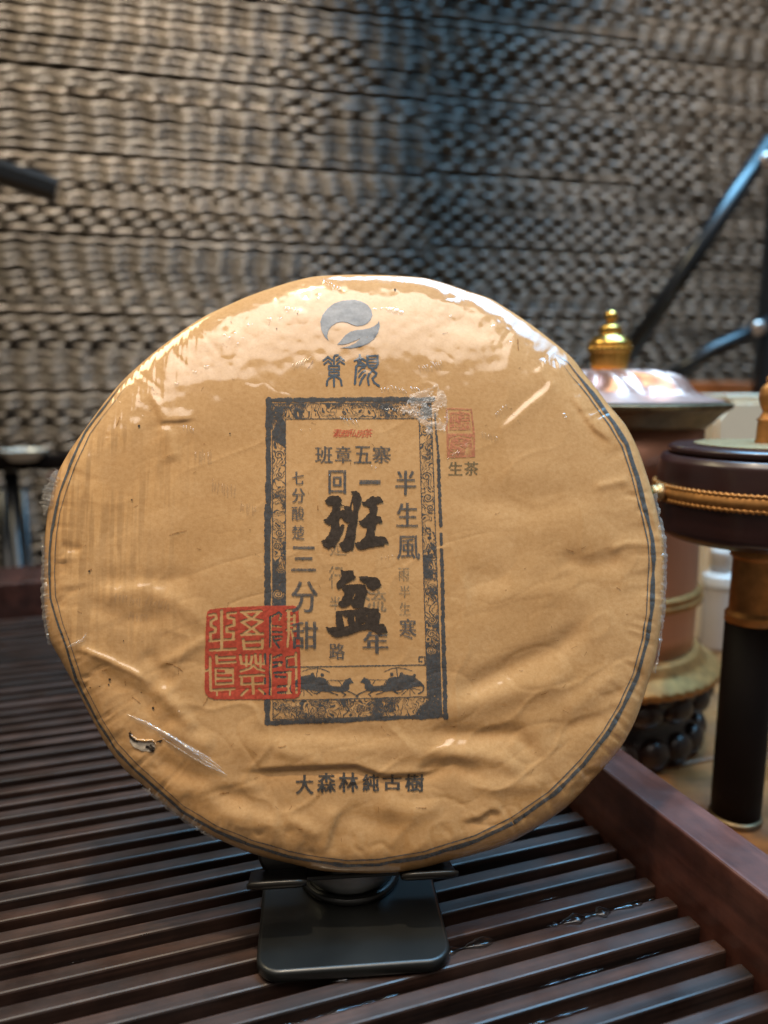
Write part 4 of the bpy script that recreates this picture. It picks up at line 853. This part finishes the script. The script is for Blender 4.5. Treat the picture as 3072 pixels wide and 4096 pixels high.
# ================================================================== DISPLAY STAND under the cake
stand = thing('display_stand', 'black metal stand with rounded square base holding up the tea cake', 'stand', (0, 0, 0), CYAW)
def down_to(u, v, z):
    d = ray(u, v); t_ = (z - CAM_Z) / d.z; return Vector((0, 0, CAM_Z)) + d * t_
fp = down_to(1436, 3872, 0.004); ring_c = down_to(1393, 3606, 0.004)
stand.location = (fp.x, fp.y, 0)
sy0 = 0.034
link('base_plate', rounded_plate('base_plate', 0.0287, 0.034, 0.0004, 0.0044, 0.0075, 0.0012), M['standmetal'], stand).location = (-0.001, sy0, 0)
sc_c = Matrix.Rotation(-CYAW, 4, 'Z') @ Vector((ring_c.x - fp.x, ring_c.y - fp.y + 0.0135, 0))
lathe('base_ring', soft([(0.0168, 0.0046), (0.0168, 0.0058), (0.0162, 0.0066), (0.0150, 0.0068)], 0.3), M['standmetal'], stand, 64, loc=(sc_c.x, sc_c.y, 0))
lathe('stem', soft([(0.0150, 0.0069), (0.0150, 0.0090), (0.0128, 0.0190), (0.0100, 0.040)], 0.4), M['stemmetal'], stand, 64, loc=(sc_c.x, sc_c.y, 0))
sinv = (Matrix.Translation(stand.location) @ Matrix.Rotation(CYAW, 4, 'Z')).inverted()
RB = float(Rth(np.array([-np.pi / 2 + 0.0]))[0])
up = sinv @ CAKE                              # cake frame in the stand's frame
bp_ = link('back_plate', rounded_plate('back_plate', 0.031, 0.048, -0.0014, 0.0014, 0.008, 0.0010), M['standmetal'], stand); bp_.matrix_local = up @ Matrix.Translation((-0.001, -RB + 0.044, -TH - 0.0028))
for x0, x1 in ((-0.0340, -0.0162), (0.0126, 0.0300)):
    bm = bmesh.new(); prof = [(-TH - 0.001, -0.0014), (-0.004, -0.0014), (0.0005, -0.0011), (0.0026, 0.0000), (0.0034, 0.0016), (0.0026, 0.0020), (0.0014, 0.0008), (-0.0015, -0.0001), (-TH - 0.001, -0.0001)]
    xs = np.linspace(x0, x1, 12); V = []
    for x_ in xs:
        f = 1 - abs((x_ - (x0 + x1) / 2) / ((x1 - x0) / 2)) ** 6 * 0.35
        for z_, y_ in prof: V.append((x_, -RB - 0.0012 + y_ * f, z_ if z_ < -0.01 else z_ * f - 0.0075))
    me = mesh_np('hook', V, grid_faces(12, len(prof)))
    bm.from_mesh(me); bm.verts.ensure_lookup_table(); n = len(prof)
    bm.faces.new([bm.verts[q] for q in range(n)]); bm.faces.new([bm.verts[11 * n + q] for q in range(n)][::-1]); bmesh.ops.recalc_face_normals(bm, faces=bm.faces); bm.to_mesh(me); bm.free()
    link('hook', me, M['lipmetal'], stand).matrix_local = up
lb = link('ledge', box_mesh('ledge', (-0.0335, -RB - 0.0030, -TH - 0.004), (0.0295, -RB - 0.0016, -0.0150), 0.0005), M['standmetal'], stand); lb.matrix_local = up

# ================================================================== COPPER JAR on a carved foot
jp = Vector((0.123, 0.428, -0.03))
jar = thing('copper_jar', 'copper lidded jar with gold finial on a carved dark wooden foot', 'jar', jp)
zt = CAM_Z + 0.03                                 # camera height above the table
def H(d): return zt - d
# carved foot: core plus two rows of petals and a row of beads
lathe('foot_core', soft([(0.050, 0.001), (0.0575, 0.003), (0.0575, 0.012), (0.0515, 0.018), (0.0500, 0.023), (0.0540, 0.028), (0.0610, 0.034), (0.0620, 0.039), (0.0600, 0.0415)], 0.4), M['carved'], jar, 64)
lob = ball('petal', 0.0072, M['carved'], jar, (0.054, 0, 0.0085), (0.9, 1.15, 1.1)); lob.rotation_euler = (0, 0.2, 0)
def around(src, n, r, z, tilt=0.0, ph=0.0, sc2=None):
    for k in range(n):
        a = 2 * math.pi * k / n + ph
        o = src if k == 0 and not src.get('used') else src.copy()
        if o is not src: C.objects.link(o); o.parent = src.parent
        src['used'] = 1
        o.location = (r * math.cos(a), r * math.sin(a), z); o.rotation_euler = (0, tilt, a)
        if sc2: o.scale = sc2
around(lob, 20, 0.0560, 0.0085, 0.15, 0.0, (1.0, 1.15, 1.15)); around(lob, 18, 0.0585, 0.0325, 0.3, 0.0, (1.0, 1.25, 0.95))
# gold foot ring with a milled edge
lathe('foot_ring', soft([(0.062, H(0.1585)), (0.0672, H(0.1575)), (0.0676, H(0.1540)), (0.0645, H(0.1520)), (0.0590, H(0.1490)), (0.0560, H(0.1440)), (0.0525, H(0.1425))], 0.3), M['brass'], jar, 180,
      mod=lambda T_, z, r: r * (1 + 0.010 * np.cos(T_ * 60) * (z < H(0.1535))))
lathe('body', [(0.0523, H(0.1424)), (0.0526, H(0.130)), (0.0528, H(0.118)), (0.0524, H(0.100)), (0.0516, H(0.070)), (0.0512, H(0.045)), (0.0510, H(0.0235))], M['copper'], jar, 96)
lathe('band', soft([(0.0530, H(0.1175)), (0.0556, H(0.1165)), (0.0560, H(0.1140)), (0.0546, H(0.1125)), (0.0552, H(0.1105)), (0.0528, H(0.1085))], 0.3), M['brass'], jar, 96)
lathe('plate_rim', soft([(0.0512, H(0.0234)), (0.0545, H(0.0205)), (0.0600, H(0.0150)), (0.0635, H(0.0128)), (0.0640, H(0.0105)), (0.0600, H(0.0098)), (0.036, H(0.0094))], 0.25), M['bronze'], jar, 200,
      mod=lambda T_, z, r: r * (1 + 0.006 * np.cos(T_ * 90) * (z > H(0.0140))))
# repousse floral lid
def petalmod(T_, z, r): return r
prof = [(0.0600, H(0.0093)), (0.0560, H(0.0080)), (0.046, H(0.0066))]
for s in np.linspace(0, 1, 26): prof.append((0.042 - 0.033 * s, H(0.0060 - 0.0132 * math.sin(s * math.pi / 2) ** 0.9)))
pr = np.array(prof); n = 140; th_ = np.linspace(0, 2 * np.pi, n, endpoint=False); V = np.zeros((len(pr), n, 3))
for i, (r, z) in enumerate(pr):
    s = np.clip((0.050 - r) / 0.04, 0, 1); lobes = 0.0068 * np.sin(np.pi * min(1, s * 1.3)) * (np.abs(np.cos(th_ * 4.0 + 0.5)) ** 0.6 - 0.5) + 0.0016 * np.sin(np.pi * s) * np.cos(th_ * 16 + s * 9)
    V[i] = np.stack([(r + lobes * 0.8) * np.cos(th_), (r + lobes * 0.8) * np.sin(th_), z + lobes], 1)
link('lid', mesh_np('lid', V.reshape(-1, 3), grid_faces(len(pr), n)), M['pinkcopper'], jar)
fin = lathe('finial', soft([(0.0088, 0), (0.0095, 0.004), (0.0106, 0.0095), (0.0118, 0.0125)], 0.3), M['gold'], jar, 120, mod=lambda T_, z, r: r * (1 + 0.035 * np.cos(T_ * 24)), loc=(0, 0, H(-0.0068)))
lathe('finial_dome', soft([(0.0119, 0.0126), (0.0117, 0.0150), (0.0092, 0.0180), (0.0060, 0.0197), (0.0060, 0.0203), (0.0064, 0.0215), (0.0058, 0.0235), (0.0032, 0.0252), (0.0024, 0.0256)], 0.35), M['gold'], fin, 64)
ball('finial_ball', 0.0037, M['gold'], fin, (0, 0, 0.0288), (1, 1, 0.95))

# ================================================================== WOODEN DRUM on a post (right edge)
dp = Vector((0.1635, 0.330, -0.03))
drum = thing('wooden_drum', 'dark plum wooden drum with gold band on a black post at the right edge', 'drum', dp)
lathe('drum', soft([(0.0102, H(0.0668)), (0.036, H(0.0668)), (0.0428, H(0.0632)), (0.0434, H(0.048)), (0.0434, H(0.040)), (0.0428, H(0.0325)), (0.0410, H(0.0302)), (0.0392, H(0.0300))], 0.3, 6), M['drumwood'], drum, 128)
lathe('drum_cap', soft([(0.0378, H(0.0300)), (0.0392, H(0.0288)), (0.0392, H(0.0272)), (0.0378, H(0.0262)), (0.026, H(0.0260))], 0.3), M['drumwood'], drum, 96)
lathe('inlay_plate', soft([(0.0285, H(0.0259)), (0.0285, H(0.0255)), (0.0070, H(0.0250))], 0.2), M['palebrass'], drum, 96)
band_ = lathe('gold_band', soft([(0.0434, H(0.0486)), (0.0444, H(0.0482)), (0.0452, H(0.0460)), (0.0444, H(0.0438)), (0.0434, H(0.0434))], 0.4), M['brass'], drum, 128, cap=False)
def rope(name, R0, z, r0, nt_, parent):
    nu, nv = 420, 8; u = np.linspace(0, 2 * np.pi, nu, endpoint=False)[:, None]; v = np.linspace(0, 2 * np.pi, nv, endpoint=False)[None]
    r = r0 * (1 + 0.34 * np.cos(nt_ * u + v)); V = np.stack([(R0 + r * np.cos(v)) * np.cos(u), (R0 + r * np.cos(v)) * np.sin(u), z + r * np.sin(v) + 0 * u], -1)
    F = grid_faces(nu, nv); F2 = np.stack([(nu - 1) * nv + np.arange(nv), (nu - 1) * nv + (np.arange(nv) + 1) % nv, (np.arange(nv) + 1) % nv, np.arange(nv)], 1)
    return link(name, mesh_np(name, V.reshape(-1, 3), np.concatenate([F, F2])[:, ::-1]), M['brass'], parent)
rope('rope_ring', 0.0438, H(0.0431), 0.0009, 120, drum); rope('rope_ring', 0.0438, H(0.0489), 0.0009, 120, drum)
for ang, gm in ((R_(186), 'gem'), (R_(262), 'gemdark')):
    st = lathe('stud', soft([(0.0036, 0), (0.0040, 0.0022), (0.0030, 0.0036), (0.0032, 0.0050), (0.0018, 0.0056)], 0.3), M['palebrass'] if gm == 'gem' else M['brass'], drum, 32)
    st.location = (0.0446 * math.cos(ang), 0.0446 * math.sin(ang), H(0.0460)); st.rotation_euler = (0, R_(90), ang)
    ball('gem', 0.0024, M[gm], st, (0, 0, 0.0068), (1, 1, 0.8))
lathe('collar', soft([(0.0110, H(0.1045)), (0.0112, H(0.1010)), (0.0096, H(0.0990)), (0.0094, H(0.0760)), (0.0106, H(0.0745)), (0.0106, H(0.0669))], 0.2), M['brass'], drum, 64, mod=lambda T_, z, r: r * (1 + 0.012 * np.cos(z * 5200)))
lathe('post', soft([(0.0108, 0.0035), (0.0110, 0.02), (0.0108, H(0.1046))], 0.2), M['postwood'], drum, 64)
lathe('foot', soft([(0.0116, 0.0), (0.0118, 0.0024), (0.0106, 0.0034)], 0.2), M['bronze'], drum, 64)
lathe('finial', soft([(0.0044, H(0.0250)), (0.0040, H(0.0236)), (0.0037, H(0.0160)), (0.0044, H(0.0152)), (0.0030, H(0.0140)), (0.0020, H(0.0118)), (0.0036, H(0.0085)), (0.0042, H(0.0052)), (0.0034, H(0.0018)), (0.0014, H(-0.0004)), (0.0018, H(-0.0020)), (0.0006, H(-0.0040))], 0.3), M['brass'], drum, 40)

# ================================================================== small things behind
bt = thing('spray_bottle', 'small white plastic bottle standing behind the copper jar', 'bottle', (0.2545, 0.566, -0.03))
lathe('bottle_body', soft([(0.0108, 0.0), (0.0114, 0.002), (0.0114, 0.046), (0.0100, 0.0485)], 0.2), M['frost'], bt, 40)
lathe('cap', soft([(0.0118, 0.0486), (0.0122, 0.0500), (0.0118, 0.0580), (0.0080, 0.0590)], 0.3), M['white'], bt, 40)
lathe('nozzle', soft([(0.0072, 0.0591), (0.0074, 0.0680), (0.0080, 0.0700), (0.0082, 0.0760), (0.0050, 0.0772)], 0.3), M['frost'], bt, 32)
cb = thing('cream_canister', 'cream canister with sloping shoulders behind the wooden drum', 'canister', (0.272, 0.60, -0.03), R_(10))
bm = bmesh.new(); prof = [(-0.030, 0.0), (0.030, 0.0), (0.030, 0.178), (0.021, 0.188), (-0.019, 0.188), (-0.030, 0.174)]
vs = [[bm.verts.new((x_, y_, z_)) for x_, z_ in prof] for y_ in (-0.022, 0.022)]
bm.faces.new(vs[0]); bm.faces.new(vs[1][::-1])
for q in range(6): bm.faces.new([vs[0][q], vs[1][q], vs[1][(q + 1) % 6], vs[0][(q + 1) % 6]])
bmesh.ops.recalc_face_normals(bm, faces=bm.faces); bmesh.ops.bevel(bm, geom=bm.edges[:], offset=0.003, segments=2, affect='EDGES')
me = bpy.data.meshes.new('canister_body'); bm.to_mesh(me); bm.free(); link('canister_body', me, M['cream'], cb)
link('canister_lid', box_mesh('canister_lid', (-0.0215, -0.0195, 0.1882), (0.0235, 0.0195, 0.1915), 0.001), M['cream'], cb)

# folding chair behind the jar (right) and metal chair (left): black metal frames
ch = thing('folding_chair', 'black metal folding chair with orange wooden seat behind the copper jar', 'chair', (0.42, 0.80, -0.75))
Wc = Matrix.Translation((-0.42, -0.80, 0.75))
def cp(u, v, Y): return Wc @ at_y(u, v, Y)
tube('frame_tube', [cp(3085, 565, 0.80), cp(2820, 960, 0.80), cp(2500, 1440, 0.80)], 0.0090, M['blackmetal'], ch, 20)
tube('brace', [cp(3080, 1290, 0.80), cp(2850, 1400, 0.80), cp(2640, 1530, 0.80)], 0.0074, M['blackmetal'], ch, 20)
p1 = cp(3088, 1150, 0.82); tube('leg', [(p1.x, p1.y, 0.02), (p1.x, p1.y, p1.z + 0.10)], 0.010, M['blackmetal'], ch, 16, True)
p2 = cp(2480, 1450, 0.92); tube('leg', [(p2.x, p2.y, 0.0), (p2.x, p2.y, p2.z)], 0.009, M['blackmetal'], ch, 16, True)
for u, v in ((3036, 1312), (3070, 640)):
    q = cp(u, v, 0.786); o = ball('bolt', 0.0075, M['bolt'], ch, q, (1, 0.5, 1))
o = tube('hinge_block', [cp(3050, 590, 0.812), cp(3130, 600, 0.812)], 0.011, M['blackmetal'], ch, 12)
s0 = cp(2740, 1565, 0.86); link('seat', box_mesh('seat', (s0.x - 0.10, s0.y - 0.0, s0.z - 0.009), (s0.x + 0.14, s0.y + 0.06, s0.z + 0.011), 0.003), M['seat'], ch)

lc = thing('metal_chair', 'black metal chair frame with dark rail at the left behind the tray', 'chair', (-0.40, 0.74, -0.75))
Wl = Matrix.Translation((0.40, -0.74, 0.75))
def lp(u, v, Y): return Wl @ at_y(u, v, Y)
tube('armrest', [lp(-260, 620, 0.70), lp(0, 690, 0.715), lp(229, 765, 0.73)], 0.0105, M['blackmetal'], lc, 8, True)
a_ = lp(-300, 1850, 0.77); b_ = lp(420, 1866, 0.80); me = box_mesh('seat_rail', (0, -0.016, -0.0068), ((b_ - a_).length, 0.016, 0.0068), 0.002)
rl = link('seat_rail', me, M['postwood'], lc); rl.location = a_; rl.rotation_euler = (0, 0, math.atan2(b_.y - a_.y, b_.x - a_.x))
rc = lp(232, 1915, 0.86); link('seat', box_mesh('seat', (rc.x - 0.012, rc.y, rc.z - 0.008), (rc.x + 0.10, rc.y + 0.03, rc.z + 0.006), 0.002), M['rail'], lc)
for u in (50, -280):
    p = lp(u, 1960, 0.79); tube('leg', [(p.x, p.y, 0.0), (p.x, p.y, lp(u, 1884, 0.79).z)], 0.0075, M['blackmetal'], lc, 16)
p = lp(14, 1960, 0.82); tube('back_leg', [(p.x, p.y, 0.0), (p.x, p.y, p.z)], 0.009, M['blackmetal'], lc, 16)
p = lp(92, 1960, 0.82); tube('back_leg', [(p.x, p.y, 0.0), (p.x, p.y, p.z)], 0.004, M['blackmetal'], lc, 16)
glint_ob = thing('glint_dish', 'made-up white dish that stands in for glints on the dark chair rail at the left edge', 'dish', tuple(at_y(98, 1846, 0.775)))
lathe('glint_dish_bowl', soft([(0.010, 0.0), (0.014, 0.001), (0.021, 0.009), (0.0235, 0.012), (0.0222, 0.0122), (0.019, 0.0085), (0.012, 0.0035), (0.0, 0.003)], 0.25), M['glint_white'], glint_ob, 40, cap=False)  # white dish added in place of the glints on a shiny object
print('strands', rows, 'objects', len(sc.objects))
